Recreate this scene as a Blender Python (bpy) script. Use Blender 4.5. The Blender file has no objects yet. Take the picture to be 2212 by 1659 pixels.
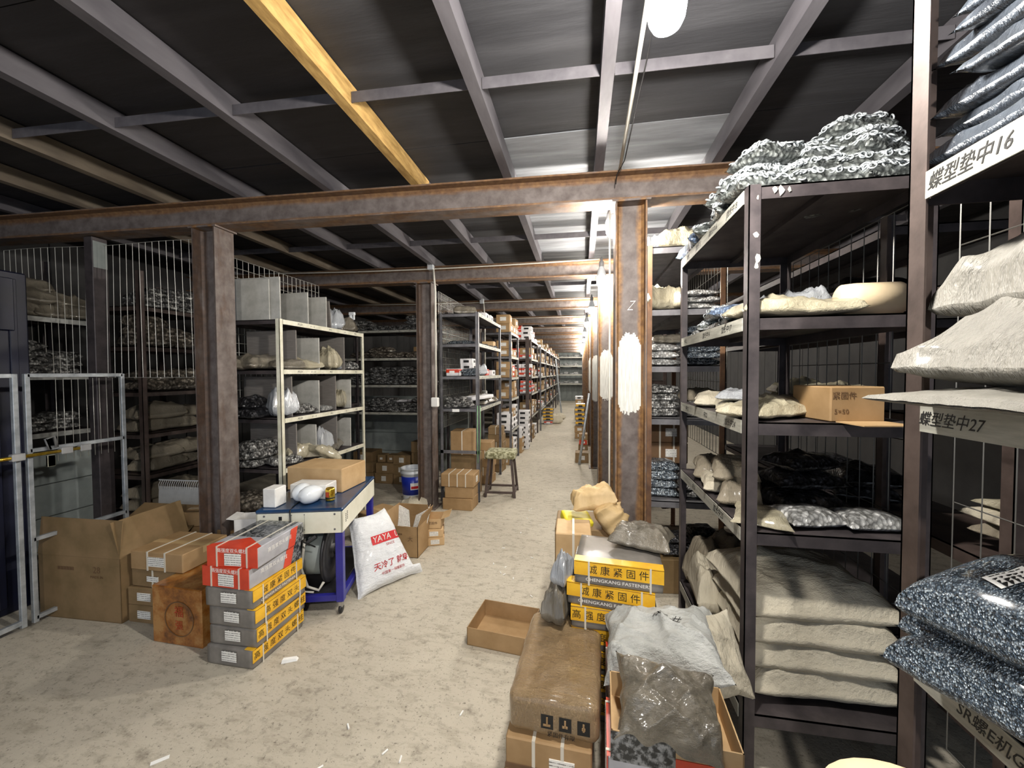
import bpy, bmesh, math, random
import numpy as np
from mathutils import Vector, Matrix, Euler
random.seed(7)
RNG = np.random.default_rng(7)
sc = bpy.context.scene
COL = sc.collection
PI = math.pi
# ------------------------------------------------------------------ camera
F = 850.0
YAW, PIT, ROLL = math.atan(149/F), math.atan(24/F), math.radians(0.3)
cam_d = bpy.data.cameras.new('camera'); cam_d.sensor_width = 36; cam_d.lens = F/2212*36
cam_d.clip_start = 0.02; cam_d.clip_end = 100
cam = bpy.data.objects.new('camera', cam_d); COL.objects.link(cam)
CR = (Matrix.Rotation(YAW, 3, 'Z') @ Matrix.Rotation(PI/2-PIT, 3, 'X') @ Matrix.Rotation(-ROLL, 3, 'Z'))
cam.matrix_world = Matrix.Translation((0, 0, 1.6)) @ CR.to_4x4()
sc.camera = cam
# ------------------------------------------------------------------ world, view
w = bpy.data.worlds.new('world'); sc.world = w; w.use_nodes = True
w.node_tree.nodes['Background'].inputs[0].default_value = (0.75, 0.85, 1.0, 1)
w.node_tree.nodes['Background'].inputs[1].default_value = 0.75
sc.view_settings.view_transform = 'Standard'; sc.view_settings.look = 'None'
sc.view_settings.gamma = 1; sc.view_settings.use_curve_mapping = False
sc.view_settings.exposure = 0.40
LAMP_POWER = 1000.0
sc.cycles.use_denoising = True
sc.cycles.max_bounces = 6; sc.cycles.diffuse_bounces = 4; sc.cycles.glossy_bounces = 3
sc.cycles.transparent_max_bounces = 8
sc.cycles.sample_clamp_indirect = 6
sc.cycles.caustics_reflective = False; sc.cycles.caustics_refractive = False
# ------------------------------------------------------------------ materials
def s2l(c):
    if isinstance(c, str):
        c = c.lstrip('#'); c = [int(c[i:i+2], 16)/255 for i in (0, 2, 4)]
    return tuple((x/12.92 if x <= 0.04045 else ((x+0.055)/1.055)**2.4) for x in c) + (1,)
MATS = {}
class NT:
    def __init__(s, name):
        s.m = bpy.data.materials.new(name); s.m.use_nodes = True
        s.t = s.m.node_tree; s.b = s.t.nodes['Principled BSDF']; MATS[name] = s.m
    def n(s, typ, **kw):
        x = s.t.nodes.new(typ)
        for k, v in kw.items():
            if k.startswith('i_'): x.inputs[k[2:].replace('_', ' ')].default_value = v
            else: setattr(x, k, v)
        return x
    def l(s, a, b): s.t.links.new(a, b)
    def coord(s, scale=(1, 1, 1), obj=True):
        tc = s.n('ShaderNodeTexCoord'); mp = s.n('ShaderNodeMapping'); mp.inputs['Scale'].default_value = scale
        s.l(tc.outputs['Object' if obj else 'Generated'], mp.inputs[0]); return mp.outputs[0]
    def ramp(s, fac, stops, interp='LINEAR'):
        r = s.n('ShaderNodeValToRGB'); r.color_ramp.interpolation = interp
        e = r.color_ramp.elements
        while len(e) < len(stops): e.new(0.5)
        for el, (p, c) in zip(e, stops): el.position = p; el.color = c if len(c) == 4 else s2l(c)
        s.l(fac, r.inputs[0]); return r.outputs[0]
    def noise(s, vec, scale, detail=4, rough=0.6):
        x = s.n('ShaderNodeTexNoise'); x.inputs['Scale'].default_value = scale
        x.inputs['Detail'].default_value = detail; x.inputs['Roughness'].default_value = rough
        s.l(vec, x.inputs['Vector']); return x.outputs['Fac']
    def mix(s, fac, a, b, mode='MIX'):
        x = s.n('ShaderNodeMix', data_type='RGBA', blend_type=mode)
        for v, i in ((fac, 0), (a, 6), (b, 7)):
            if hasattr(v, 'is_linked'): s.l(v, x.inputs[i])
            elif i == 0: x.inputs[0].default_value = v
            else: x.inputs[i].default_value = v if len(v) == 4 else s2l(v)
        return x.outputs[2]
    def bump(s, h, strength=0.3, dist=0.005, prev=None):
        x = s.n('ShaderNodeBump'); x.inputs['Strength'].default_value = strength; x.inputs['Distance'].default_value = dist
        s.l(h, x.inputs['Height'])
        if prev is not None: s.l(prev, x.inputs['Normal'])
        s.l(x.outputs[0], s.b.inputs['Normal']); return x.outputs[0]
    def set(s, **kw):
        for k, v in kw.items(): s.b.inputs[k.replace('_', ' ')].default_value = v
        return s
def mat(name, c1, c2=None, scale=6, rough=0.6, metal=0.0, bump=0.15, bscale=30, stretch=(1, 1, 1), spec=0.5, coat=0, rvar=0.0, lo=0.35, hi=0.65):
    t = NT(name); t.set(Roughness=rough, Metallic=metal, Specular_IOR_Level=spec)
    if coat: t.set(Coat_Weight=coat, Coat_Roughness=0.12)
    v = t.coord(stretch)
    if c2:
        f = t.noise(v, scale)
        t.l(t.ramp(f, [(lo, s2l(c1)), (hi, s2l(c2))]), t.b.inputs['Base Color'])
    else: t.b.inputs['Base Color'].default_value = s2l(c1)
    if bump: t.bump(t.noise(v, bscale, 3), bump, 0.004)
    return t.m

def build_materials():
    # concrete floor with dust, scuffs and speckle
    t = NT('concrete'); v = t.coord()
    a = t.noise(v, 0.9, 5); b = t.noise(v, 14, 6, 0.7); c = t.noise(v, 60, 4, 0.75)
    col = t.ramp(a, [(0.3, s2l('#afa797')), (0.7, s2l('#cac2b1'))])
    dark = t.ramp(b, [(0.30, s2l('#5a5448')), (0.46, s2l('#ffffff'))])
    col = t.mix(0.45, col, dark, 'MULTIPLY')
    sp = t.ramp(c, [(0.34, s2l('#3c372f')), (0.42, s2l('#ffffff'))])
    col = t.mix(0.6, col, sp, 'MULTIPLY')
    v2 = t.coord((1.0, 3.0, 1)); t.t.nodes[-1].inputs['Rotation'].default_value = (0, 0, .85); st = t.noise(v2, 7, 6, 0.7)
    sm = t.ramp(st, [(0.3, s2l('#8a8272')), (0.5, s2l('#ffffff')), (0.75, s2l('#ffffff'))])
    col = t.mix(0.4, col, sm, 'MULTIPLY')
    t.l(col, t.b.inputs['Base Color']); t.set(Roughness=0.78, Specular_IOR_Level=0.35)
    bb = t.bump(b, 0.5, 0.01); t.bump(c, 0.4, 0.004, bb)
    # ceiling boards
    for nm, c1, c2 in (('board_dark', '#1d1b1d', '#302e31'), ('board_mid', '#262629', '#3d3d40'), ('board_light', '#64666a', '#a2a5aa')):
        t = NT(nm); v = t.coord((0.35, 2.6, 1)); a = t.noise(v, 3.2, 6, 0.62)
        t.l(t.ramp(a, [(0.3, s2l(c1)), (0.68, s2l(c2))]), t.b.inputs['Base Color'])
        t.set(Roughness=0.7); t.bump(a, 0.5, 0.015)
    # rusty H-section steel: rust along fillets (object z for beams, object x for columns)
    for nm, ax in (('rust_beam', 2), ('rust_column', 0), ('brown_column', 0)):
        t = NT(nm); tc = t.n('ShaderNodeTexCoord'); sx = t.n('ShaderNodeSeparateXYZ'); t.l(tc.outputs['Object'], sx.inputs[0])
        ab = t.n('ShaderNodeMath', operation='ABSOLUTE'); t.l(sx.outputs[ax], ab.inputs[0])
        nz = t.noise(t.coord((2, 2, 0.5) if ax == 0 else (0.5, 2, 2)), 7, 5)
        ad = t.n('ShaderNodeMath', operation='MULTIPLY_ADD'); ad.inputs[1].default_value = 0.055; t.l(nz, ad.inputs[0]); t.l(ab.outputs[0], ad.inputs[2])
        ml = t.n('ShaderNodeMath', operation='MULTIPLY'); ml.inputs[1].default_value = 7.5; t.l(ad.outputs[0], ml.inputs[0])
        steel = t.ramp(t.noise(t.coord((1, 1, 1)), 11, 5), [(0.3, s2l('#564c48')), (0.7, s2l('#7f7672'))])
        rust = t.ramp(t.noise(t.coord((1, 1, 1)), 25, 5), [(0.3, s2l('#5e4029' if nm != 'brown_column' else '#3d2f28')), (0.7, s2l({'rust_beam': '#8a6844', 'rust_column': '#a07848', 'brown_column': '#5e4838'}[nm]))])
        f = t.ramp(ml.outputs[0], [(0.50, (0, 0, 0, 1)), (0.66, (.9, .9, .9, 1)), (0.83, (0.9, .9, .9, 1)), (0.92, (0.1, .1, .1, 1))])
        t.l(t.mix(f, steel, rust), t.b.inputs['Base Color'])
        t.set(Roughness=0.62, Metallic=0.15); t.bump(t.noise(t.coord(), 60, 4), 0.25, 0.003)
    mat('steel_brown', '#3f3430', '#5a4d48', 9, 0.55, 0.2)
    mat('steel_dark', '#3b3638', '#544d4e', 9, 0.5, 0.3)
    mat('steel_grey', '#5d5c60', '#7b7a7d', 9, 0.5, 0.3)
    mat('steel_rusty', '#5d4436', '#8a6647', 7, 0.65, 0.1)
    mat('joist_grey', '#545156', '#706d71', 6, 0.5, 0.35, stretch=(1, .3, 1))
    mat('joist_wood', '#9c7a45', '#c9a566', 14, 0.6, 0, stretch=(3, .6, 3))
    mat('joist_tan', '#544b41', '#74695a', 8, 0.6, 0.1, stretch=(1, .3, 1))
    mat('galvanised', '#9aa0a5', '#c3c8cc', 14, 0.42, 0.5)
    mat('cream_paint', '#c9c6b0', '#e6e3d2', 10, 0.5)
    mat('edge_pale', '#96958b', '#bab9ae', 20, 0.6, stretch=(1, .4, 3))
    mat('edge_grey', '#8d8e8b', '#b2b3af', 20, 0.6)
    mat('paper', '#e8e8e4', '#f2f1ee', 20, 0.7, bump=0)
    mat('white_card', '#dcdad6', '#efeeea', 9, 0.55)
    mat('white_plastic', '#d8dde2', '#e9edf0', 5, 0.25, coat=.3)
    mat('marker', '#141414', None, rough=0.6, bump=0)
    mat('ink_red', '#c4262b', None, rough=0.5, bump=0)
    mat('ink_white', '#eceae6', None, rough=0.5, bump=0)
    mat('card', '#94764f', '#aa8b63', 5, 0.75, bump=0.1, bscale=60)
    mat('card_dark', '#75603f', '#8c7250', 5, 0.75, bump=0.1, bscale=60)
    mat('card_light', '#b39367', '#c7a77c', 5, 0.7, bump=0.1, bscale=60)
    mat('card_wall', '#5e4630', '#75583b', 5, 0.75)
    mat('strap', '#d3cdbf', None, rough=0.4, bump=0)
    mat('tape', '#b99a6b', '#c9ad80', 8, 0.2, coat=.6)
    mat('box_red', '#c23a22', '#d9472b', 8, 0.35, coat=.4)
    mat('box_grey', '#6c6863', '#837e78', 8, 0.4, coat=.4)
    mat('box_yellow', '#d99f1c', '#f0bc2d', 9, 0.4, coat=.35)
    mat('box_silver', '#9a9aa0', '#b2b2b8', 8, 0.35, coat=.5)
    mat('box_white', '#d2d0d2', '#e8e6e6', 8, 0.5)
    mat('box_photo', '#1d2226', '#87898a', 55, 0.3, coat=.5, lo=.45, hi=.6)
    mat('blue_paint', '#1f1f78', '#2b2b90', 6, 0.4, coat=.2)
    mat('blue_top', '#17304f', '#20426a', 5, 0.35, coat=.4)
    mat('blue_dark', '#05081c', '#0a102b', 3, 0.5)
    mat('machine_cream', '#dcdac8', '#e8e6d6', 8, 0.45)
    mat('rubber', '#17171a', '#26262a', 12, 0.45)
    mat('gold', '#b38a1d', '#e3c04a', 30, 0.22, 0.8)
    mat('chrome', '#b9bbbf', None, rough=0.2, metal=1, bump=0)
    mat('pail_blue', '#1e2f9c', '#2a3fb5', 6, 0.35)
    mat('wall_panel', '#7d8482', '#9aa19e', 3, 0.6)
    mat('wall_dark', '#1e1e1f', '#302f2f', 3, 0.8)
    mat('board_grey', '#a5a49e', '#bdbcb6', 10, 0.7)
    mat('board_dark_grey', '#6c6763', '#7d7873', 30, 0.7, stretch=(.3, .3, 4))  # darker grey divider board with fine horizontal streaks
    mat('yellow_thing', '#c9b81f', '#dfd23a', 9, 0.5)
    mat('kraft', '#b79b6c', '#cdb286', 8, 0.7, bump=.4, bscale=18)
    mat('wire', '#b9b8b0', None, rough=0.4, metal=0.4, bump=0)
    mat('wire_dark', '#6f6e6a', None, rough=0.45, metal=0.5, bump=0)
    mat('conduit', '#c6c2b6', '#d8d4ca', 8, 0.5)
    mat('cable', '#1b1b1c', None, rough=0.5, bump=0)
    mat('porcelain', '#8f8f8f', '#a7a7a7', 8, 0.3)
    mat('camo', '#6f6c4c', '#b4b293', 22, 0.8, lo=.45, hi=.55)
    mat('green_tape', '#86b487', None, rough=0.4, bump=0)
    mat('paint_white', '#c9c9c2', '#ecece6', 14, 0.6, stretch=(9, 9, .6), bump=.6)
    mat('rust_red', '#9c3a20', '#c04a26', 6, 0.5)
    mat('foam', '#e2c9a0', '#efd9b4', 4, 0.8)
    # orange stained carton
    t = NT('card_stained'); v = t.coord(); a = t.noise(v, 9, 6, 0.7)
    t.l(t.ramp(a, [(0.34, s2l('#5a3210')), (0.5, s2l('#9a5f22')), (0.62, s2l('#b08148'))]), t.b.inputs['Base Color'])
    t.set(Roughness=0.45, Coat_Weight=.5, Coat_Roughness=.15); t.bump(a, .25, .004)
    # stretch-wrapped carton
    t = NT('card_wrapped'); v = t.coord((1, 2.2, 1)); a = t.noise(v, 5, 5)
    t.l(t.ramp(a, [(0.3, s2l('#b5946a')), (0.7, s2l('#d6b78c'))]), t.b.inputs['Base Color'])
    t.set(Roughness=0.3, Coat_Weight=1.0, Coat_Roughness=.14)
    n1 = t.noise(t.coord((2.2, 1, 1)), 26, 7, 0.75); b1 = t.bump(n1, 1.0, .05); t.bump(t.noise(t.coord((.6, 3, 1)), 12, 4, .7), .8, .03, b1)
    MATS['card_wrapped'] = t.m
    # printed white label
    t = NT('label_print'); v = t.coord((1, 1, 1)); sx = t.n('ShaderNodeSeparateXYZ'); t.l(v, sx.inputs[0])
    wv = t.n('ShaderNodeMath', operation='SINE'); ml = t.n('ShaderNodeMath', operation='MULTIPLY'); ml.inputs[1].default_value = 520
    t.l(sx.outputs[2], ml.inputs[0]); t.l(ml.outputs[0], wv.inputs[0])
    nz = t.noise(t.coord((1, 1, .3)), 160, 2)
    mm = t.n('ShaderNodeMath', operation='MULTIPLY'); t.l(wv.outputs[0], mm.inputs[0]); t.l(nz, mm.inputs[1])
    t.l(t.ramp(mm.outputs[0], [(0.30, s2l('#eceae4')), (0.44, s2l('#55534e'))]), t.b.inputs['Base Color']); t.set(Roughness=.5)
    # plastic bags of fasteners, glitter and dark gaps between pieces painted into the colour
    def bagmat(nm, c0, c1, c2, sc_, metal=.3, rough=.3, coat=.7, bs=.9):
        t = NT(nm); v = t.coord()
        vo = t.n('ShaderNodeTexVoronoi', feature='F1'); vo.inputs['Scale'].default_value = sc_; t.l(v, vo.inputs['Vector'])
        sep = t.n('ShaderNodeSeparateColor'); t.l(vo.outputs['Color'], sep.inputs[0])
        col = t.ramp(sep.outputs[0], [(0.1, s2l(c0)), (0.55, s2l(c1)), (0.95, s2l(c2))])
        dd = t.ramp(vo.outputs['Distance'], [(0.25, (1, 1, 1, 1)), (0.7, (.15, .15, .15, 1))])
        col = t.mix(0.7, col, dd, 'MULTIPLY')
        t.l(col, t.b.inputs['Base Color'])
        t.set(Metallic=metal, Roughness=rough, Coat_Weight=coat, Coat_Roughness=.12)
        b1 = t.bump(vo.outputs['Distance'], bs, .006); t.bump(t.noise(v, 22, 5, .7), .55, .012, b1)
    bagmat('bag_grey', '#454544', '#8b8a87', '#dcdcd8', 75)
    bagmat('bag_silver', '#4a545e', '#7c8894', '#d3dce2', 110, .55, .25)
    bagmat('bag_nuts', '#3a4652', '#66788a', '#c8d6e0', 300, .5, .22, 1.0)
    bagmat('bag_dark', '#1b1b1e', '#323236', '#6c6c70', 80)
    bagmat('bag_brown', '#4a443c', '#7b7266', '#b0a798', 60, .15, .4, .6, .6)
    bagmat('bag_white', '#8b8b88', '#c3c4c2', '#f0f0ee', 60, .2, .3)
    bagmat('bag_rings', '#4d5250', '#7c817e', '#a9aeab', 60, .3, .3)
    bagmat('bag_blue', '#5f7390', '#8fa5c5', '#c8d6ea', 60, .2, .3)
    def film(nm, c1, c2, rough=.35, coat=.6, ns=9):
        t = NT(nm); v = t.coord((1, 1, 1)); a = t.noise(v, ns, 6, .65)
        t.l(t.ramp(a, [(0.3, s2l(c1)), (0.7, s2l(c2))]), t.b.inputs['Base Color'])
        t.set(Roughness=rough, Coat_Weight=coat, Coat_Roughness=.15)
        b = t.bump(t.noise(t.coord((1, 2.5, 1)), 16, 5, .7), .8, .02); t.bump(t.noise(v, 60, 3), .2, .003, b)
    film('film_beige', '#8f8873', '#bfb79e'); film('film_grey', '#5b564c', '#867f71', .3, .9)
    film('film_clear', '#8e9195', '#bcc0c4', .2, 1.0); film('film_slate', '#2b3037', '#5b636d', .28, .9)
    film('film_black', '#121316', '#2a2b30', .25, .9)
    film('cloth_cream', '#b2a995', '#cfc7b3', .75, 0, 5); film('cloth_white', '#a4a5a0', '#cfd0cc', .7, 0, 5); film('cloth_greyish', '#64625b', '#88857c', .6, .15, 5)  # last cloth is a darker grey, for the nearest rack's sacks
    film('cloth_tan', '#7b7262', '#9b917e', .7, .1, 6)
    film('sack_white', '#d9dbde', '#eff1f3', .5, .15, 4)
    mat('ring_steel', '#c7cdd0', None, rough=0.3, metal=0.45, bump=0)
build_materials()
M = MATS
def emit(name, col, strength):
    m = bpy.data.materials.new(name); m.use_nodes = True; nt = m.node_tree
    b = nt.nodes['Principled BSDF']; b.inputs['Base Color'].default_value = (1, 1, 1, 1)
    b.inputs['Emission Color'].default_value = col; b.inputs['Emission Strength'].default_value = strength
    MATS[name] = m; return m
emit('bulb_on', (1.0, 0.95, 0.88, 1), LAMP_POWER)
emit('bulb_weaker', (1.0, 0.94, 0.85, 1), LAMP_POWER*.62)
# ------------------------------------------------------------------ geometry helpers
def mesh_obj(name, verts, faces, m, parent=None, smooth=False, midx=None):
    me = bpy.data.meshes.new(name); me.from_pydata([tuple(v) for v in verts], [], faces); me.update()
    for x in (m if isinstance(m, (list, tuple)) else [m]): me.materials.append(M[x] if isinstance(x, str) else x)
    if smooth: me.polygons.foreach_set('use_smooth', [True]*len(me.polygons))
    if midx: me.polygons.foreach_set('material_index', midx)
    o = bpy.data.objects.new(name, me); COL.objects.link(o)
    if parent: o.parent = parent
    return o
class MB:
    """collects solids into one mesh"""
    def __init__(s): s.v = []; s.f = []
    def add(s, vs, fs):
        n = len(s.v); s.v += [tuple(v) for v in vs]; s.f += [tuple(i+n for i in f) for f in fs]; return s
    def box(s, x0, x1, y0, y1, z0, z1):
        return s.add([(x0,y0,z0),(x1,y0,z0),(x1,y1,z0),(x0,y1,z0),(x0,y0,z1),(x1,y0,z1),(x1,y1,z1),(x0,y1,z1)],
                     [(0,3,2,1),(4,5,6,7),(0,1,5,4),(1,2,6,5),(2,3,7,6),(3,0,4,7)])
    def bbox(s, x0, x1, y0, y1, z0, z1, b=0.004):
        """box with chamfered edges"""
        cx, cy, cz = (x0+x1)/2, (y0+y1)/2, (z0+z1)/2; hx, hy, hz = abs(x1-x0)/2, abs(y1-y0)/2, abs(z1-z0)/2
        b = min(b, hx*.8, hy*.8, hz*.8); vs = []; idx = {}
        for sx in (-1, 1):
            for sy in (-1, 1):
                for sz in (-1, 1):
                    for k in range(3):
                        p = [hx*sx, hy*sy, hz*sz]
                        for j in range(3):
                            if j != k: p[j] -= (sx, sy, sz)[j]*b
                        idx[(sx, sy, sz, k)] = len(vs); vs.append((cx+p[0], cy+p[1], cz+p[2]))
        fs = []
        def q(l, n):
            a = Vector(vs[l[0]]); nn = (Vector(vs[l[1]])-a).cross(Vector(vs[l[2]])-a)
            fs.append(tuple(l if nn.dot(Vector(n)) > 0 else l[::-1]))
        for k in range(3):
            i, j = (k+1) % 3, (k+2) % 3
            for s_ in (-1, 1):
                ring = []
                for (a, c) in ((-1, -1), (1, -1), (1, 1), (-1, 1)):
                    t = [0, 0, 0]; t[k] = s_; t[i] = a; t[j] = c; ring.append(idx[(*t, k)])
                n = [0, 0, 0]; n[k] = s_; q(ring, n)
        for k in range(3):
            i, j = (k+1) % 3, (k+2) % 3
            for a in (-1, 1):
                for c in (-1, 1):
                    t0 = [0, 0, 0]; t0[k] = -1; t0[i] = a; t0[j] = c; t1 = list(t0); t1[k] = 1
                    n = [0, 0, 0]; n[i] = a; n[j] = c
                    q([idx[(*t0, i)], idx[(*t1, i)], idx[(*t1, j)], idx[(*t0, j)]], n)
        for sx in (-1, 1):
            for sy in (-1, 1):
                for sz in (-1, 1): q([idx[(sx, sy, sz, k)] for k in range(3)], (sx, sy, sz))
        return s.add(vs, fs)
    def tube(s, pts, r, n=8, cap=True):
        pts = [Vector(p) for p in pts]; rings = []; rr = r if isinstance(r, (list, tuple)) else [r]*len(pts)
        for i, p in enumerate(pts):
            d = (pts[min(i+1, len(pts)-1)]-pts[max(i-1, 0)]).normalized()
            u = d.cross(Vector((0, 0, 1)) if abs(d.z) < .9 else Vector((1, 0, 0))).normalized(); v = d.cross(u)
            rings.append([p+u*math.cos(2*PI*k/n)*rr[i]+v*math.sin(2*PI*k/n)*rr[i] for k in range(n)])
        vs = [v for r_ in rings for v in r_]; fs = []
        for i in range(len(pts)-1):
            for k in range(n):
                fs.append((i*n+k, i*n+(k+1) % n, (i+1)*n+(k+1) % n, (i+1)*n+k))
        if cap: fs.append(tuple(range(n))[::-1]); fs.append(tuple(range((len(pts)-1)*n, len(pts)*n)))
        return s.add(vs, fs)
    def lathe(s, prof, c=(0, 0, 0), axis='Z', n=24):
        vs = []; fs = []
        for (r, h) in prof:
            for k in range(n):
                a = 2*PI*k/n; x, y, z = r*math.cos(a), r*math.sin(a), h
                if axis == 'X': x, y, z = h, r*math.cos(a), r*math.sin(a)
                if axis == 'Y': x, y, z = r*math.sin(a), h, r*math.cos(a)
                vs.append((x+c[0], y+c[1], z+c[2]))
        for i in range(len(prof)-1):
            for k in range(n): fs.append((i*n+k, i*n+(k+1) % n, (i+1)*n+(k+1) % n, (i+1)*n+k))
        if prof[0][0] > 1e-6: fs.append(tuple(range(n))[::-1])
        if prof[-1][0] > 1e-6: fs.append(tuple(range((len(prof)-1)*n, len(prof)*n)))
        return s.add(vs, fs)
    def xf(s, mtx, start=0):
        s.v = s.v[:start]+[tuple(mtx @ Vector(v)) for v in s.v[start:]]; return s
    def obj(s, name, m, parent=None, smooth=False):
        return mesh_obj(name, s.v, s.f, m, parent, smooth)
LABELS = {}
def tag(o, label, cat, group=None, kind=None):
    if label: o['label'] = label; LABELS.setdefault(label, []).append(group)
    if cat: o['category'] = cat
    if group: o['group'] = group
    if kind: o['kind'] = kind
    return o
def thing(name, label, cat, loc=(0, 0, 0), rz=0, group=None):
    o = bpy.data.objects.new(name, None); COL.objects.link(o); o.empty_display_size = .05
    o.location = loc; o.rotation_euler = (0, 0, rz); return tag(o, label, cat, group)
def struct(o): o['kind'] = 'structure'; return o
def copy_tree(root, loc=None, rz=None, label=None, group=None, scale=None):
    r = root.copy(); COL.objects.link(r)
    if loc is not None: r.location = loc
    if rz is not None: r.rotation_euler = (0, 0, rz)
    if scale is not None: r.scale = scale
    if label: r['label'] = label
    if group: r['group'] = group
    for ch in root.children:
        c = ch.copy(); COL.objects.link(c); c.parent = r
        for g in ch.children: d = g.copy(); COL.objects.link(d); d.parent = c
    return r
TXT = {}
def text(s, size, m, parent, loc, rot, name='lettering', shear=0, extrude=0.0006, offset=0, align='CENTER', sx=1.0):
    key = (s, shear, offset, align)
    if key not in TXT:
        cu = bpy.data.curves.new('lettering', 'FONT'); cu.body = s; cu.size = 1; cu.shear = shear; cu.offset = offset
        cu.align_x = align; cu.align_y = 'CENTER'; cu.resolution_u = 2; cu.extrude = 0.006
        o = bpy.data.objects.new('tmp', cu); COL.objects.link(o)
        dg = bpy.context.evaluated_depsgraph_get(); me = bpy.data.meshes.new_from_object(o.evaluated_get(dg))
        bpy.data.objects.remove(o); TXT[key] = me
    me = TXT[key].copy(); me.materials.clear(); me.materials.append(M[m])
    o = bpy.data.objects.new(name, me); COL.objects.link(o)
    if parent: o.parent = parent
    o.location = loc; o.rotation_euler = rot; o.scale = (size*sx, size, size); return o
R_FRONT = (PI/2, 0, 0)           # readable from -Y
R_PX = (PI/2, 0, PI/2)           # readable from +X
R_NX = (PI/2, 0, -PI/2)          # readable from -X
def sn(p, seed, n=5, f=6.0):
    """cheap smooth noise: sum of random sines, p (k,3)"""
    r = np.random.default_rng(seed); o = np.zeros(len(p))
    for i in range(n):
        k = r.normal(size=3)*f*(1+.5*i); o += np.sin(p@k+r.uniform(0, 6.28))/(1+.45*i)
    return o/n
def folds(p, seed, n=4, f=9.0):
    r = np.random.default_rng(seed); o = np.zeros(len(p))
    for i in range(n):
        k = r.normal(size=3)*f; k[2] *= .3
        ph = p@k+r.uniform(0, 6.28)+1.2*np.sin(p@r.normal(size=3)*f*.5)
        o += (1-np.abs(np.sin(ph)))**3
    return o/n
# pillow-like bag mesh, unit-free: L along x, W along y, H tall, resting on z = 0
def bag_mesh(name, m, L, W, H, seed=0, nx=20, ny=14, wr=.012, fd=.02, sag=.05, corner=.07, pw=3.6, seal=.0, droop=0.0, rings=0):
    u, v = np.meshgrid(np.linspace(-1, 1, nx), np.linspace(-1, 1, ny), indexing='ij')
    prof = (np.clip(1-np.abs(u)**pw, 0, 1)**.42)*(np.clip(1-np.abs(v)**pw, 0, 1)**.42)
    r = np.random.default_rng(seed)
    x = u*L/2*(1+corner*np.abs(v)**4-.05*(1-np.abs(v)**2)*np.abs(u)); y = v*W/2*(1+corner*np.abs(u)**4-.05*(1-np.abs(u)**2)*np.abs(v))
    P = np.stack([x.ravel(), y.ravel(), np.zeros(x.size)], 1)
    big = sn(P, seed+1, 4, 5/max(L, .2)*.6)
    top = prof.ravel()*(H*.62*(1+.35*big)) + prof.ravel()**.5*(wr*sn(P, seed+2, 6, 26)+fd*folds(P, seed+3, 4, 14))
    bot = -prof.ravel()*(H*.38*(1-sag)) - .4*wr*prof.ravel()*sn(P, seed+5, 5, 24)
    edge = (1-prof.ravel()); wob = edge*.5*wr*sn(P, seed+7, 5, 40)
    top += wob; bot += wob
    T = P.copy(); T[:, 2] = top; B = P.copy(); B[:, 2] = bot
    jit = sn(P, seed+9, 5, 18)*wr*.8; T[:, 0] += jit; B[:, 0] += jit; T[:, 1] += sn(P, seed+10, 5, 18)*wr*.8; B[:, 1] = T[:, 1]
    mn = B[:, 2].min(); T[:, 2] -= mn; B[:, 2] -= mn
    if droop:
        for A in (T, B):
            t = np.clip((A[:, 0]-(.5-droop)*L)/(droop*L+1e-6), 0, 1.3); A[:, 2] -= t**2*H*.9
    vs = np.concatenate([T, B]); N = nx*ny; fs = []
    g = lambda i, j: i*ny+j
    for i in range(nx-1):
        for j in range(ny-1):
            fs.append((g(i, j), g(i+1, j), g(i+1, j+1), g(i, j+1)))
            fs.append((N+g(i, j), N+g(i, j+1), N+g(i+1, j+1), N+g(i+1, j)))
    per = [g(i, 0) for i in range(nx)]+[g(nx-1, j) for j in range(1, ny)]+[g(i, ny-1) for i in range(nx-2, -1, -1)]+[g(0, j) for j in range(ny-2, 0, -1)]
    # seams: close the rim with side faces
    for a, b in zip(per, per[1:]+per[:1]): fs.append((b, a, N+a, N+b))
    me = bpy.data.meshes.new(name); me.from_pydata(vs.tolist(), [], fs); me.update()
    me.materials.append(M[m]); me.polygons.foreach_set('use_smooth', [True]*len(me.polygons))
    rm = None
    if rings:
        vb = []; fb = []; ns, nt = 9, 4
        ii = r.integers(1, nx-1, rings); jj = r.integers(1, ny-1, rings)
        for a, b in zip(ii, jj):
            side = 1
            c = Vector(T[g(a, b)]); e1 = Vector(T[g(min(a+1, nx-1), b)])-Vector(T[g(max(a-1, 0), b)]); e2 = Vector(T[g(a, min(b+1, ny-1))])-Vector(T[g(a, max(b-1, 0))])
            nn = e1.cross(e2).normalized(); nn = (nn+Vector(r.normal(size=3))*.35).normalized()
            c += Vector((r.normal()*.006, r.normal()*.006, 0))+nn*.001
            q = nn.to_track_quat('Z', 'Y'); base = len(vb)
            for s_ in range(ns):
                A = 2*PI*s_/ns
                for t_ in range(nt):
                    Bq = 2*PI*t_/nt; rr = .0115+.0035*math.cos(Bq)
                    vb.append(tuple(q@Vector((rr*math.cos(A), rr*math.sin(A), .0035*math.sin(Bq)))+c))
            for s_ in range(ns):
                for t_ in range(nt):
                    fb.append((base+s_*nt+t_, base+((s_+1) % ns)*nt+t_, base+((s_+1) % ns)*nt+(t_+1) % nt, base+s_*nt+(t_+1) % nt))
        rm = bpy.data.meshes.new('rings'); rm.from_pydata(vb, [], fb); rm.materials.append(M['ring_steel'])
        rm.polygons.foreach_set('use_smooth', [True]*len(rm.polygons))
    return me, rm
POOL = {}
def pool(kind, m, L, W, H, k=4, **kw):
    key = (kind, m)
    if key not in POOL: POOL[key] = [bag_mesh('bag', m, L, W, H, seed=11*i+hash_s(kind+m), **kw)+((L, W, H),) for i in range(k)]
    return POOL[key]
def hash_s(s): return sum(ord(c)*(i+3) for i, c in enumerate(s)) % 9973
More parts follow.
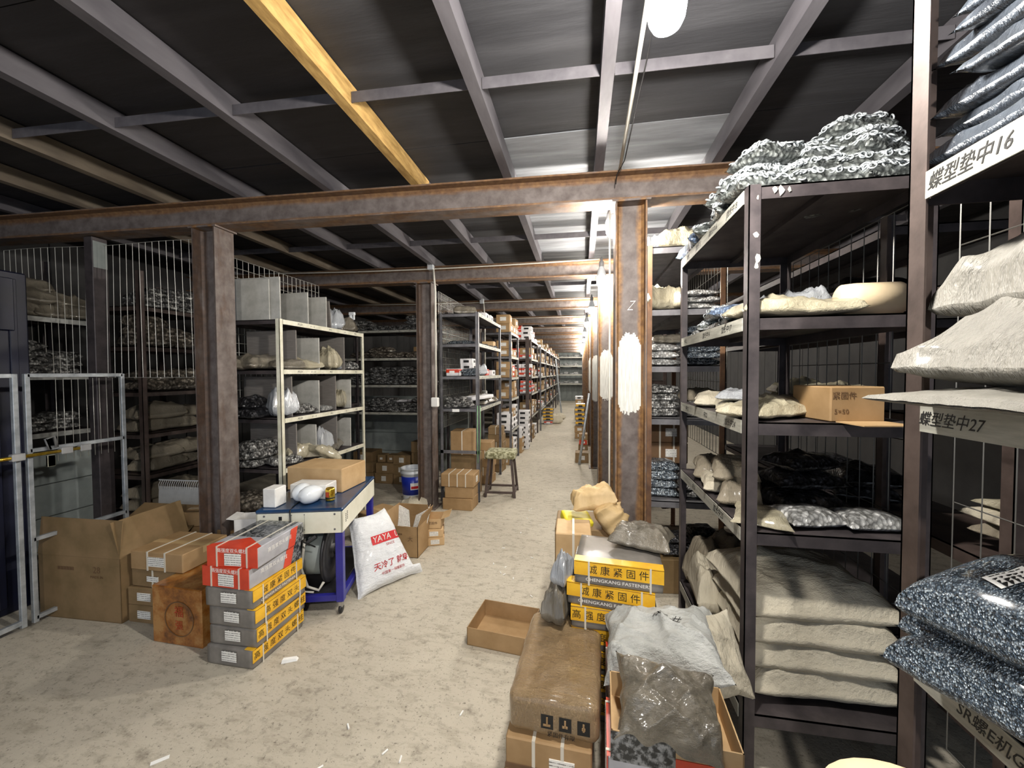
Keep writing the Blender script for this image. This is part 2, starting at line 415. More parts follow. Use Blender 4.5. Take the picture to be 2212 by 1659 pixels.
def place_bag(entry, loc, rz, label, group, scale=(1, 1, 1), tilt=(0, 0), name='bag', cat='bag'):
    me, rm, d = entry
    o = bpy.data.objects.new(name, me); COL.objects.link(o); o.location = loc
    o.rotation_euler = (tilt[0], tilt[1], rz); o.scale = scale
    tag(o, label, cat, group)
    if rm:
        c = bpy.data.objects.new('rings', rm); COL.objects.link(c); c.parent = o; c['kind'] = 'stuff'
    return o
ORD = ['first', 'second', 'third', 'fourth', 'fifth', 'sixth', 'seventh', 'eighth', 'ninth', 'tenth', 'eleventh', 'twelfth']
def fill_bags(entries, looks, shelfname, p0, p1, z, counts, group, step=None, rz=0, jr=.25, sc_=(1, 1, 1), inward=(0, 0), name='bag'):
    """stacks of bags between p0 and p1 on a shelf; each gets a label of its own"""
    n = len(counts)
    for i, c in enumerate(counts):
        t = (i+.5)/n; x = p0[0]+(p1[0]-p0[0])*t; y = p0[1]+(p1[1]-p0[1])*t; zz = z
        for k in range(c):
            e = random.choice(entries); s = random.uniform(.9, 1.08)
            lv = 'only' if c == 1 else ('topmost' if k == c-1 else ('bottom' if k == 0 else ORD[k]+' up'))
            lab = f"{looks}, " + (f"{ORD[i]} along" if c == 1 else f"{lv} in {ORD[i]} pile") + f", {shelfname}"
            ox, oy = random.uniform(-.012, .012)*2, random.uniform(-.012, .012)*2
            place_bag(e, (x+ox, y+oy, zz), rz+random.uniform(-jr, jr)+(PI if random.random() < .5 else 0), lab, group,
                      (s*sc_[0], s*sc_[1], sc_[2]*random.uniform(.85, 1.05)), (random.uniform(-.04, .04), random.uniform(-.04, .04)), name)
            zz += e[2][2]*sc_[2]*.78
# ------------------------------------------------------------------ cartons
def carton(label, size, loc, rz=0, m='card', group=None, name='carton', tape=True, straps=0, lab=None, cat='box', b=.005, strap_dirs='x', tilt=(0, 0), tapem='tape', lab_dx=0, sides=('front',)):
    L, W, Hh = size; t = thing(name, label, cat, loc, rz, group); t.rotation_euler = (tilt[0], tilt[1], rz)
    mb = MB().bbox(-L/2, L/2, -W/2, W/2, 0, Hh, b); mb.obj('body', m, t)
    e = .0012
    if tape:
        tb = MB(); tb.box(-L/2-e, L/2+e, -.024, .024, Hh-.001, Hh+e); tb.box(-L/2-e, -L/2, -.024, .024, Hh*.62, Hh); tb.box(L/2, L/2+e, -.024, .024, Hh*.62, Hh)
        tb.obj('tape', tapem, t)
    for k in range(straps):
        x = -L/2+L*(k+1)/(straps+1); s = MB(); g = .006
        s.box(x-g, x+g, -W/2-2*e, -W/2, 0, Hh+2*e); s.box(x-g, x+g, W/2, W/2+2*e, 0, Hh+2*e); s.box(x-g, x+g, -W/2, W/2, Hh, Hh+2*e)
        s.obj('strap', 'strap', t)
    if straps and 'y' in strap_dirs:
        s = MB(); g = .006; z = Hh*.38
        s.box(-L/2-2*e, L/2+2*e, -W/2-2*e, -W/2, z-g, z+g); s.box(L/2, L/2+2*e, -W/2, W/2, z-g, z+g); s.box(-L/2-2*e, -L/2, -W/2, W/2, z-g, z+g)
        s.obj('strap', 'strap', t)
    if lab:
        lw, lh = lab
        for sd in sides:
            q = MB()
            if sd == 'front': q.box(lab_dx-lw/2, lab_dx+lw/2, -W/2-3*e, -W/2, Hh*.5-lh/2, Hh*.5+lh/2)
            elif sd == 'right': q.box(L/2, L/2+3*e, -lw/2, lw/2, Hh*.5-lh/2, Hh*.5+lh/2)
            elif sd == 'left': q.box(-L/2-3*e, -L/2, -lw/2, lw/2, Hh*.5-lh/2, Hh*.5+lh/2)
            q.obj('shipping_label', 'label_print', t)
    return t
def open_carton(label, size, loc, rz=0, m='card', flaps=(), fl=.12, th=.004, group=None, name='open_carton'):
    L, W, Hh = size; t = thing(name, label, 'box', loc, rz, group); mb = MB()
    mb.box(-L/2, L/2, -W/2, W/2, 0, th); mb.box(-L/2, -L/2+th, -W/2, W/2, 0, Hh); mb.box(L/2-th, L/2, -W/2, W/2, 0, Hh)
    mb.box(-L/2, L/2, -W/2, -W/2+th, 0, Hh); mb.box(-L/2, L/2, W/2-th, W/2, 0, Hh); mb.obj('body', m, t)
    for (sd, ang) in flaps:   # ang: 0 = closed horizontal inward, 90 = straight up, 180 = outward
        q = MB(); ln = fl
        if sd in 'xX':
            q.box(0, ln, -W/2, W/2, -th/2, th/2); s = 1 if sd == 'X' else -1
            mtx = Matrix.Translation((s*L/2, 0, Hh)) @ (Matrix.Rotation(PI, 4, 'Z') if s > 0 else Matrix.Identity(4)) @ Matrix.Rotation(-math.radians(ang), 4, 'Y')
        else:
            q.box(-L/2, L/2, 0, ln, -th/2, th/2); s = 1 if sd == 'Y' else -1
            mtx = Matrix.Translation((0, s*W/2, Hh)) @ (Matrix.Rotation(PI, 4, 'Z') if s > 0 else Matrix.Identity(4)) @ Matrix.Rotation(math.radians(ang), 4, 'X')
        q.xf(mtx); q.obj('flap', m, t)
    return t
# ------------------------------------------------------------------ racks
def rack(label, x0, x1, y0, y1, levels, h, m='steel_dark', em='edge_pale', face='X', faceside=1, eh=.04, z0=0.0, group=None, boardm=None, notes=None, legs=True, ang=.04, name='shelf_rack', gm=None):
    """face='X': the labelled long edges run along Y at the faceside of X; face='Y': along X at the low-Y side"""
    cx, cy = (x0+x1)/2, (y0+y1)/2
    t = thing(name, label, 'rack', (cx, cy, 0), 0, group); hx, hy = (x1-x0)/2, (y1-y0)/2
    for sx in (-1, 1):
        for sy in (-1, 1):
            p = MB(); a, th = ang, .004; X, Y = sx*hx, sy*hy
            p.box(min(X, X-sx*a), max(X, X-sx*a), min(Y, Y-sy*th), max(Y, Y-sy*th), z0, h)
            p.box(min(X, X-sx*th), max(X, X-sx*th), min(Y, Y-sy*a), max(Y, Y-sy*a), z0, h)
            p.box(min(X, X-sx*a*1.2), max(X, X-sx*a*1.2), min(Y, Y-sy*a*1.2), max(Y, Y-sy*a*1.2), z0, z0+.006)
            p.obj('post', (gm if gm else m), t)
    for i, z in enumerate(levels):
        s = MB(); th = .003; g = .0045
        s.box(-hx+g, hx-g, -hy+g, hy-g, z-.006, z)                # deck
        s.box(-hx+g, hx-g, -hy+g, -hy+g+th, z-eh, z); s.box(-hx+g, hx-g, hy-g-th, hy-g, z-eh, z)
        s.box(-hx+g, -hx+g+th, -hy+g, hy-g, z-eh, z); s.box(hx-g-th, hx-g, -hy+g, hy-g, z-eh, z)
        s.box(-.02, .02, -hy+.01, hy-.01, z-.03, z-.006)          # stiffener
        so = s.obj('shelf', boardm or m, t)
        if em:
            q = MB()
            if face == 'X':
                xx = faceside*hx; q.box(min(xx, xx+faceside*.003), max(xx, xx+faceside*.003), -hy+ang+.002, hy-ang-.002, z-eh, z+.002)
            else: q.box(-hx+ang+.002, hx-ang-.002, -hy-.003, -hy, z-eh, z+.002)
            q.obj('edge_strip', em, so)
            if notes and i in notes:
                for (pos, txt, size) in notes[i]:
                    if face == 'X':
                        rot = R_PX if faceside > 0 else R_NX
                        text(txt, size, 'marker', so, (faceside*(hx+.0035), pos-cy, z-eh/2), rot, 'handwriting', shear=.3, sx=.85)
                    else: text(txt, size, 'marker', so, (pos-cx, -hy-.0035, z-eh/2), R_FRONT, 'handwriting', shear=.3, sx=.85)
    return t
def wire_panel(label, origin, du, dv, nu, nv, r=.0022, m='wire', bend=None, group=None, name='wire_mesh_panel'):
    """grid of wires: nu verticals spaced over du, nv horizontals over dv; every wire is a part"""
    t = thing(name, label, 'mesh', origin, 0, group); du = Vector(du); dv = Vector(dv); nrm = du.cross(dv).normalized()
    def pt(a, b):
        p = du*a+dv*b
        if bend: p += nrm*bend(a, b)
        return p
    cache = {}
    for i in range(nu):
        a = i/(nu-1)
        if bend: MB().tube([pt(a, k/10) for k in range(11)], r, 4).obj('vertical_wire', m, t)
        else:
            if 'v' not in cache: o = MB().tube([(0, 0, 0), dv], r, 4).obj('vertical_wire', m, t); cache['v'] = o.data
            else: o = bpy.data.objects.new('vertical_wire', cache['v']); COL.objects.link(o); o.parent = t
            o.location = du*a
    for j in range(nv):
        b = j/(nv-1) if nv > 1 else .5
        if bend: MB().tube([pt(k/10, b) for k in range(11)], r*.8, 4).obj('horizontal_wire', m, t)
        else:
            if 'h' not in cache: o = MB().tube([(0, 0, 0), du], r, 4).obj('horizontal_wire', m, t); cache['h'] = o.data
            else: o = bpy.data.objects.new('horizontal_wire', cache['h']); COL.objects.link(o); o.parent = t
            o.location = dv*b+nrm*r
    return t
# ================================================================== SETTING
JX = [-4.28, -3.65, -2.99, -2.355, -1.69, -1.075, -.46, .11, .79, 1.42, 2.05, 2.7]
BY = [2.6, 4.51, 6.72] + [6.72+2.02*k for k in range(1, 8)]     # beam lines
ZB, ZJ, ZC = 2.66, 2.84, 2.95
def bx(Y0, x): return Y0+.037*(x-.3)
fl = struct(MB().box(-5, 3.4, -2.5, 23, -.1, 0).obj('floor', 'concrete'))
ce = struct(thing('ceiling', None, None)); del ce['kind']; ce['kind'] = 'structure'
cyl = [-2.5, -1.25, 0.0, 1.14, 2.27]+[2.27+1.22*k for k in range(1, 18)]
cxl = [-5.0]+[JX[0]]+JX[1:]+[3.4]
pan = {}
for i in range(len(cxl)-1):
    for j in range(len(cyl)-1):
        xm, ym = (cxl[i]+cxl[i+1])/2, (cyl[j]+cyl[j+1])/2
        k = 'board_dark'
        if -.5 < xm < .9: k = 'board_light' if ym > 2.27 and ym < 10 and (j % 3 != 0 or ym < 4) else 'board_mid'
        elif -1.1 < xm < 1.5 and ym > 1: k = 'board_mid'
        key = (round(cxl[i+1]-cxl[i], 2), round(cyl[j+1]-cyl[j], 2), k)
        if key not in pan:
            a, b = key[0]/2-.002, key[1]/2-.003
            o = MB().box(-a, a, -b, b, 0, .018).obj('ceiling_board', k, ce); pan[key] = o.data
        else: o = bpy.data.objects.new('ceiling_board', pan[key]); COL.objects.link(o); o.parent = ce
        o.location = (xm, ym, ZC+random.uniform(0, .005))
struct(MB().box(-5, 3.4, -2.5, 23, ZC+.03, ZC+.1).obj('ceiling_deck', 'board_dark', ce))
def panel_wall(name, p0, p1, z0, z1, n, m, vert=True, th=.03):
    """wall of ribbed sheet panels, each a part"""
    t = thing(name, None, None, (p0[0], p0[1], 0)); t['kind'] = 'structure'
    d = Vector((p1[0]-p0[0], p1[1]-p0[1], 0)); L = d.length; a = math.atan2(d.y, d.x); t.rotation_euler = (0, 0, a)
    MB().box(0, L, .01, th+.02, z0, z1).obj('backing', m, t); me = None
    for k in range(n):
        if vert: w_ = L/n; o = MB().bbox(.003, w_-.003, -.012, .01, z0, z1, .006).obj('wall_sheet', m, t) if me is None else None
        else: w_ = (z1-z0)/n; o = MB().bbox(0, L, -.012, .01, .004, w_-.004, .006).obj('wall_sheet', m, t) if me is None else None
        if o is None: o = bpy.data.objects.new('wall_sheet', me); COL.objects.link(o); o.parent = t
        me = o.data; o.location = (k*w_, 0, 0) if vert else (0, 0, z0+k*w_)
    return t
panel_wall('wall_back', (-5, 22.6), (3.4, 22.6), 0, 3, 28, 'wall_panel')
panel_wall('wall_left', (-4.95, -2.5), (-4.95, 22.6), 0, 3, 60, 'wall_dark')
panel_wall('wall_right', (3.35, 22.6), (3.35, -2.5), 0, 3, 60, 'wall_dark')
panel_wall('wall_partition', (-4.9, 6.15), (-1.8, 6.15), 0, 1.22, 4, 'wall_panel', vert=False)
# main beams (H sections), columns
def hbeam_mesh(L, b=.15, h=.18, tf=.011, tw=.008):
    m = MB(); m.box(-L, 0, -b/2, b/2, -h/2, -h/2+tf); m.box(-L, 0, -b/2, b/2, h/2-tf, h/2); m.box(-L, 0, -tw/2, tw/2, -h/2+tf, h/2-tf)
    # fillets along the web
    for s in (-1, 1):
        for z in (-1, 1):
            y0, zc = s*tw/2, z*(h/2-tf)
            m.add([(-L, y0, zc), (-L, y0+s*.014, zc), (-L, y0, zc-z*.014), (0, y0, zc), (0, y0+s*.014, zc), (0, y0, zc-z*.014)], [(1, 2, 5, 4), (0, 1, 2), (3, 5, 4)])
    return m
wher = ['nearest to the camera', 'second along the aisle', 'third along the aisle', 'fourth along the aisle', 'fifth along the aisle', 'sixth along the aisle', 'seventh along the aisle', 'eighth along the aisle', 'ninth along the aisle', 'farthest down the aisle']
bm0 = None
for i, y in enumerate(BY):
    if bm0 is None: o = hbeam_mesh(8.3).obj('steel_beam', 'rust_beam'); bm0 = o.data
    else: o = bpy.data.objects.new('steel_beam', bm0); COL.objects.link(o)
    o.location = (3.34, bx(y, 3.34), ZB+.09); o.rotation_euler = (0, 0, math.atan(.037))
    tag(o, 'rusty brown steel cross beam under the ceiling, ' + wher[i], 'beam', 'steel cross beams')
def ragged_paint(name, w_, z0, z1, parent, y, seed=1):
    r = random.Random(seed); n = 22; vs = []; fs = []
    prev = None
    for k in range(n):
        xa, xb = -w_/2+w_*k/n, -w_/2+w_*(k+1)/n; e = abs((k+.5)/n-.5)*2
        top = z1-.09*e**3-r.uniform(0, .02); bot = z0+.05*e**4+r.uniform(0, .032)
        b = len(vs); th = .0015+r.uniform(0, .0012)
        vs += [(xa, y, bot), (xb, y, bot), (xb, y, top), (xa, y, top), (xa, y-th, bot), (xb, y-th, bot), (xb, y-th, top), (xa, y-th, top)]
        fs += [(b, b+1, b+2, b+3), (b+4, b+7, b+6, b+5), (b, b+4, b+5, b+1), (b+3, b+2, b+6, b+7), (b, b+3, b+7, b+4), (b+1, b+5, b+6, b+2)]
    return mesh_obj(name, vs, fs, 'paint_white', parent)
cm = None
def column(x, y, label, h=ZB, paint=None, w_=.19, d=.16, seed=1):
    global cm
    t = thing('steel_column', label, 'column', (x, y, 0), 0, 'steel columns')
    if cm is None:
        m = MB(); tf = .011
        m.box(-w_/2, -w_/2+tf, -d/2, d/2, 0, h); m.box(w_/2-tf, w_/2, -d/2, d/2, 0, h); m.box(-w_/2+tf, w_/2-tf, -.004, .004, 0, h)
        for s in (-1, 1):
            for yy in (-1, 1):
                x0, y0 = s*(w_/2-tf), yy*.004
                m.add([(x0, y0, 0), (x0-s*.016, y0, 0), (x0, y0+yy*.016, 0), (x0, y0, h), (x0-s*.016, y0, h), (x0, y0+yy*.016, h)], [(1, 2, 5, 4), (0, 1, 2), (3, 5, 4)])
        o = m.obj('profile', 'rust_column', t); cm = (o.data, o.data.copy()); cm[1].materials.clear(); cm[1].materials.append(M['brown_column'])
    else: o = bpy.data.objects.new('profile', cm[x < -1]); COL.objects.link(o); o.parent = t
    MB().box(-w_/2-.03, w_/2+.03, -d/2-.03, d/2+.03, 0, .012).obj('base_plate', 'rust_column', t)
    MB().box(-w_/2-.02, w_/2+.02, -d/2-.01, d/2+.01, h-.012, h-.001).obj('cap_plate', 'rust_column', t)
    if paint: ragged_paint('paint_patch', w_-.05, paint[0], paint[1], t, -.0045, seed)
    return t
c1 = column(.305, 2.61, 'rusty H-shaped steel column right of the aisle, nearest, with long white paint patch', paint=(1.32, 1.86), seed=2)
text('Z', .09, 'ink_white', c1, (.0, -.0055, 2.02), R_FRONT, 'chalk_mark', shear=.5, sx=.7, offset=-.02)
column(.28, 4.52, 'second rusty steel column right of the aisle with square white paint patch', paint=(1.28, 1.86), seed=3)
column(.255, 6.73, 'third rusty steel column right of the aisle with a narrow white patch', paint=(1.1, 1.9), seed=4)
column(.235, 8.75, 'fourth rusty steel column right of the aisle with white patch', paint=(1.15, 1.95), seed=5)
for i in range(4, 10): column(.22-.01*(i-4), BY[i], f'{ORD[i]} rusty steel column along the right of the aisle', seed=6+i)
column(-2.655, bx(2.6, -2.655), 'brown steel column between wire mesh fence and cream rack at left')
column(-1.80, bx(4.51, -1.8), 'brown steel column beside the paint pail with pale conduit and switch')
column(-1.80, bx(6.72, -1.8), 'brown steel column behind the mesh backed rack at left')
for i in (3, 4, 5, 6, 7): column(-1.84, bx(BY[i], -1.84), f'{ORD[i]} brown steel column along the left rack row')
# joists: C channels along the aisle
jmat = {1: 'joist_tan', 2: 'joist_tan', 3: 'joist_grey', 4: 'joist_grey', 5: 'joist_wood', 6: 'joist_grey', 7: 'joist_grey', 8: 'joist_grey'}
jn = {5: 'ochre', 4: 'grey', 3: 'grey', 2: 'tan', 1: 'tan'}
for i, x in enumerate(JX):
    mm_ = jmat.get(i, 'joist_grey'); y0, y1 = -2.4, 22.5
    m = MB().box(-.027, .027, y0, y1, 0, .105)
    if i == 5:
        y0, y1 = 2.66, 22.5; m2 = MB().box(-.027, .027, y0, y1, 0, .105)
        o = m2.obj('ceiling_joist', 'joist_grey'); o.location = (x, 0, ZJ); tag(o, 'grey continuation of the ochre joist beyond the nearest beam', 'joist', 'ceiling joists')
        y0, y1 = -2.4, 2.655; m = MB().box(-.027, .027, y0, y1, 0, .105)
    o = m.obj('ceiling_joist', mm_); o.location = (x, 0, ZJ)
    side = f'{ORD[max(0, 7-i)]} joist left of the lamp row' if i < 8 else f'{ORD[i-8]} joist right of the lamp row'
    tag(o, f"{'ochre' if i == 5 else ('tan' if i in (1, 2) else 'grey')} steel ceiling joist along the aisle, {side}", 'joist', 'ceiling joists')
# cross braces between joists
br = {}
yb = [-.6, 1.75, 3.75, 5.75, 7.8, 9.8]
for j, y in enumerate(yb):
    for i in range(len(JX)-1):
        if j > 2 and (i < 4 or i > 7): continue
        L = round(JX[i+1]-JX[i]-.062, 3)
        if L not in br: o = MB().box(-L/2, L/2, -.003, 0, 0, .05).box(-L/2, L/2, 0, .05, .045, .05).obj('ceiling_brace', 'joist_grey'); br[L] = o.data
        else: o = bpy.data.objects.new('ceiling_brace', br[L]); COL.objects.link(o)
        o.location = ((JX[i]+JX[i+1])/2, bx(y, (JX[i]+JX[i+1])/2), ZJ+.012); o.rotation_euler = (0, 0, .03)
        tag(o, f'grey angle brace between ceiling joists, {ORD[j]} row from camera, {ORD[i]} gap from left wall', 'brace', 'ceiling braces')
# ------------------------------------------------------------------ lamps and conduits
def lamp(x, y, z, label, first=[None]):
    if first[0] is None:
        t = thing('lamp', label, 'lamp', (x, y, z), 0, 'bulbs hanging along the aisle')
        pr = [(.0, -.11), (.02, -.108), (.037, -.098), (.046, -.08), (.05, -.055), (.05, -.01), (.0, -.01)]
        MB().lathe(pr).obj('bulb', 'bulb_on', t, True)
        MB().lathe([(.0, -.009), (.051, -.009), (.050, .01), (.036, .07), (.022, .10), (.018, .12)]).obj('bulb_neck', 'white_plastic', t, True)
        MB().lathe([(.020, .10), (.026, .105), (.026, .15), (.014, .165), (.008, .2), (.0, .2)]).obj('lamp_holder', 'porcelain', t, True)
        first[0] = t; return t
    r = copy_tree(first[0], (x, y, z), 0, label)
    for c in r.children:
        if c.name.startswith('bulb') and not c.name.startswith('bulb_neck'):
            if len(first) == 1: first.append(c.data.copy()); first[1].materials.clear(); first[1].materials.append(M['bulb_weaker'])
            if y > 2: c.data = first[1]
    return r
lamp(.225, 1.13, 2.62, 'bright bulb hanging under the ceiling at top, nearest the camera')
lp = [(.215, 2.76, 2.62), (.215, 4.31, 2.62), (.17, 6.48, 2.65), (.12, 8.45, 2.66)]+[(.10-.01*k, 10.5+2.02*k, 2.66) for k in range(6)]
ld = ['glowing bulb beside the nearest column, half hidden by it', 'glowing bulb in front of the second cross beam', 'glowing bulb in front of the third cross beam', 'glowing bulb in front of the fourth cross beam']
for i, p in enumerate(lp): lamp(*p, ld[i] if i < 4 else f'small glowing bulb far down the aisle, {ORD[i+1]} from the camera')
lamp(.235, -1.1, 2.6, 'unseen fill bulb added behind the camera, continuing the lamp row')  # out of view, added to fill the foreground with light
t = MB().tube([(.20, -1.2, 2.80), (.21, 1.2, 2.80), (.222, 1.8, 2.815), (.232, 2.5, 2.825)], .009, 8).obj('conduit', 'conduit', None, True); tag(t, 'pale conduit pipe running along the ceiling from the first bulb', 'pipe')
t = MB().tube([(.235, 1.13, 2.79), (.25, 1.6, 2.80), (.25, 2.1, 2.82), (.25, 2.4, 2.83), (.215, 2.5, 2.8), (.21, 2.515, 2.75)], .003, 6).obj('lamp_cable', 'cable', None, True); tag(t, 'thin dark cable from the first bulb to the nearest beam', 'cable')
def conduit_run(y, x0, x1, z, lab, drop=None, sag=.02):
    t = thing('beam_conduit', lab, 'pipe', (0, 0, 0), 0, 'conduits along the beams')
    pts = [(x0+(x1-x0)*k/12, bx(y, x0+(x1-x0)*k/12)-.1, z-sag*math.sin(PI*k/12)*(1 if x0 < -2 else .5)) for k in range(13)]
    MB().tube(pts, .008, 8).obj('pipe', 'conduit', t, True)
    if drop:
        dx, zb = drop; yy = bx(y, dx)-.1
        MB().bbox(dx-.035, dx+.035, yy-.03, yy+.03, z-.04, z+.04).obj('junction_box', 'white_plastic', t)
        MB().tube([(dx+.03, yy, z-.04), (dx+.05, yy, z-.3), (dx+.045, yy, zb)], .012, 8).obj('drop_pipe', 'conduit', t, True)
        MB().bbox(dx-.01, dx+.08, yy-.03, yy+.02, zb-.11, zb, .01).obj('switch', 'white_card', t)
    return t
conduit_run(4.51, -3.9, .2, 2.83, 'pale conduit along the second beam with switch on the left column', (-1.70, 1.32), .03)
conduit_run(6.72, -3.9, .15, 2.82, 'pale conduit along the third beam with junction box', (-1.66, 1.3))
conduit_run(8.75, -3, .15, 2.82, 'pale conduit along the fourth beam with junction box', (-1.6, 1.3))
conduit_run(10.77, -2.5, .15, 2.82, 'pale conduit along the fifth beam with its own box', None)
t = MB().tube([(.178, 2.545, 2.6), (.176, 2.545, .1)], .006, 8).obj('thin_pole', 'conduit', None, True); tag(t, 'thin pale pipe standing against the nearest column', 'pipe')
# ================================================================== RACKS, right side
W3 = ['\u8776\u578b\u57ab\u4e2d16', '\u8776\u578b\u57ab\u4e2d27']
NR = 'nearest right rack'
r3 = rack('nearest right shelving rack with handwritten pale shelf edges', .665, 1.22, -.35, .95, [.15, 1.025, 1.53, 1.985], 3.0-.15, 'steel_brown', 'edge_pale', 'X', -1, .05, boardm='steel_dark',
          notes={3: [(.825, W3[0], .036), (.70, '|', .05)], 2: [(.845, W3[1], .030)], 1: [(.76, 'SR\u87baE\u673aG', .03), (.63, '\u4e2d6', .05)]}, ang=.042)
r2 = rack('right shelving rack beside the nearest column holding nut bags', .63, 1.25, 1.65, 2.69, [.25, .975, 1.405, 1.81, 2.305], 2.31, 'steel_dark', 'edge_pale', 'X', -1, .05,
          notes={4: [(1.82, '|\u52a0\u957f\u4e2d18', .034), (2.06, '|\u52a0\u957f\u4e2d16', .034), (2.3, '|\u52a0\u957f15', .034), (2.5, '\u52a0\u957f', .03)],
                 3: [(1.87, '\u52a0\u957f\u4e2d17', .036), (2.15, '\u52a0\u957f\u4e2d14', .034), (2.55, '\u4e2d12', .03)],
                 2: [(1.82, '|\u52a0\u957f\u4e2d24', .036), (2.15, '\u4e2d22', .034), (2.5, '|\u4e2d21', .034)],
                 1: [(1.95, '\u52a0\u957f\u4e2d25', .04), (2.35, '\u4e2d23', .034)]}, ang=.042)
for (px_, pz) in ((.668, 2.215), (.668, 2.13), (.66, 2.1)):
    pass
# chipped paint flecks on the corner post and top rail
fk = MB()
for (a, z, s) in ((.655, 2.12, .012), (.662, 2.03, .014), (.658, 2.0, .012), (.72, 2.285, .012), (.74, 2.28, .016), (.77, 2.283, .009), (.66, 2.26, .007)):
    n = 7; r_ = random.Random(int(z*1000)); base = len(fk.v)
    vs = [(a-.94+math.cos(2*PI*k/n)*s*r_.uniform(.3, 1), 1.65-2.17-.0012, z+math.sin(2*PI*k/n)*s*r_.uniform(.5, 1.5)) for k in range(n)]
    fk.add(vs, [tuple(range(n))[::-1]])
o = fk.obj('paint_chip', 'cream_paint', r2); o.location = (0, 0, 0)
r4 = rack('tall rack behind the nearest column with crosswise shelf ends', .45, .96, 2.86, 4.3, [.70, 1.28, 1.645, 2.035, 2.46], 2.47, 'steel_rusty', None, 'X', -1, .045, boardm='steel_grey', ang=.035)
r5 = rack('dark rack behind the nearest right rack with handwritten edge', 1.36, 2.0, 1.5, 2.1, [.35, .95, 1.42, 1.93], 2.3, 'steel_brown', 'edge_grey', 'Y', 1, .05,
          notes={3: [(1.5, '\u03c6 10 \u00d7 55', .05)], 1: [(1.55, '37 12\u00d7120', .04)]}, ang=.042)
r6 = rack('dark rear rack behind the nut bag rack', 1.45, 2.0, 2.2, 4.4, [.3, .85, 1.35, 1.85, 2.3], 2.35, 'steel_dark', None, 'X', -1, .045)
r7 = rack('second rack behind the columns at right', .48, .98, 4.8, 6.4, [.5, 1.0, 1.5, 2.0, 2.4], 2.45, 'steel_brown', None, 'X', -1, .045)
wire_panel('grey wire mesh panel at the back of the nut bag rack', (1.262, 1.7, .4), (0, .95, 0), (0, 0, 1.85), 12, 7, m='wire_dark')
wire_panel('wire mesh panel at the back of the nearest right rack', (1.235, .3, .3), (0, 1.25, 0), (0, 0, 2.0), 14, 8, m='wire_dark')
wire_panel('wire mesh panel on the side of the tall rack behind the column', (.98, 2.9, 1.0), (0, 1.3, 0), (0, 0, 1.45), 20, 12, m='wire')
# ---- bags on R2
RB = pool('ring', 'bag_rings', .25, .19, .075, 4, rings=210, nx=24, ny=18, wr=.014, fd=.02)
def rb(x, y, z, rz, lab, tilt=(0, 0), s=(1, 1, 1), m=None):
    o = place_bag(random.choice(RB), (x, y, z), rz, lab, 'clear bags of steel nuts on the top shelf', s, tilt); return o
pile = [(.72, 1.80, 2.305, .1), (.94, 1.79, 2.305, -.1), (1.14, 1.78, 2.305, .2), (.71, 2.02, 2.305, 1.4), (.95, 2.04, 2.305, .2), (1.15, 2.05, 2.305, 1.5), (.74, 1.86, 2.365, .5), (.93, 1.84, 2.37, .1), (1.13, 1.82, 2.37, -.2),
        (.80, 1.95, 2.42, .3), (1.0, 1.9, 2.43, .1), (1.15, 1.85, 2.43, .4), (.74, 2.1, 2.38, .9), (1.02, 1.95, 2.49, -.3), (1.16, 1.9, 2.50, .5), (1.12, 1.92, 2.56, .2), (.80, 1.90, 2.475, .35), (.71, 2.28, 2.305, 1.2), (.95, 2.3, 2.305, .2)]
pl = ['front left corner', 'front middle', 'front right', 'left edge second row', 'middle second row', 'right second row', 'second layer left', 'second layer middle', 'second layer right', 'third layer left',
      'third layer middle', 'third layer right', 'leaning at left edge', 'fourth layer middle', 'fourth layer right', 'very top at right', 'top of the left heap', 'left edge third row', 'middle third row']
for (x, y, z, rz), p in zip(pile, pl): rb(x, y, z, rz, f'clear bag of steel nuts heaped on top shelf, {p}', (random.uniform(-.12, .12), random.uniform(-.12, .12)))
BB = pool('bluebag', 'bag_blue', .26, .17, .06, 2, wr=.02, fd=.03)
for i, (x, y) in enumerate(((.70, 2.42), (.71, 2.58))): place_bag(BB[i % 2], (x, y, 2.305), 1.3+i*.4, f'bluish plastic bag on the far end of the nut bag top shelf, {ORD[i]}', 'bluish bags', (1, 1, 1.3))
FB = pool('film', 'film_beige', .34, .22, .07, 4, nx=34, ny=24, wr=.022, fd=.035)
FG = pool('film', 'film_grey', .32, .22, .08, 4, nx=34, ny=24, wr=.022, fd=.04)
FC = pool('film', 'film_clear', .26, .18, .07, 3, nx=30, ny=20, wr=.02, fd=.04)
CT = pool('clothtan', 'cloth_tan', .34, .22, .09, 4, nx=30, ny=20, wr=.015, fd=.03)
CC = pool('cloth', 'cloth_cream', .36, .24, .09, 4, nx=34, ny=24, wr=.012, fd=.03)
BG = pool('bolts', 'bag_grey', .24, .17, .055, 5, wr=.014, fd=.012)
BD = pool('bolts', 'bag_dark', .24, .17, .06, 4, wr=.014, fd=.015)
BS = pool('bolts', 'bag_silver', .24, .17, .05, 4, wr=.012, fd=.012)
BW = pool('bolts', 'bag_white', .24, .17, .05, 4, wr=.012, fd=.012)
BR = pool('bolts', 'bag_brown', .26, .19, .075, 4, wr=.012, fd=.02)
SN = 'second shelf of nut bag rack'
G = 'bags on the nut bag rack'
place_bag(FB[0], (.83, 1.76, 1.81), .05, f'long beige plastic bag of rings hanging over the {SN}', G, (1.25, .85, 1.1), (.0, 0))
place_bag(FC[0], (.92, 1.95, 1.81), .3, f'clear crumpled plastic bag behind the beige bag, {SN}', G, (1.2, 1, 1.8))
place_bag(FG[0], (.76, 2.0, 1.81), 1.2, f'grey plastic bag left of the clear one, {SN}', G, (1, .8, 1))
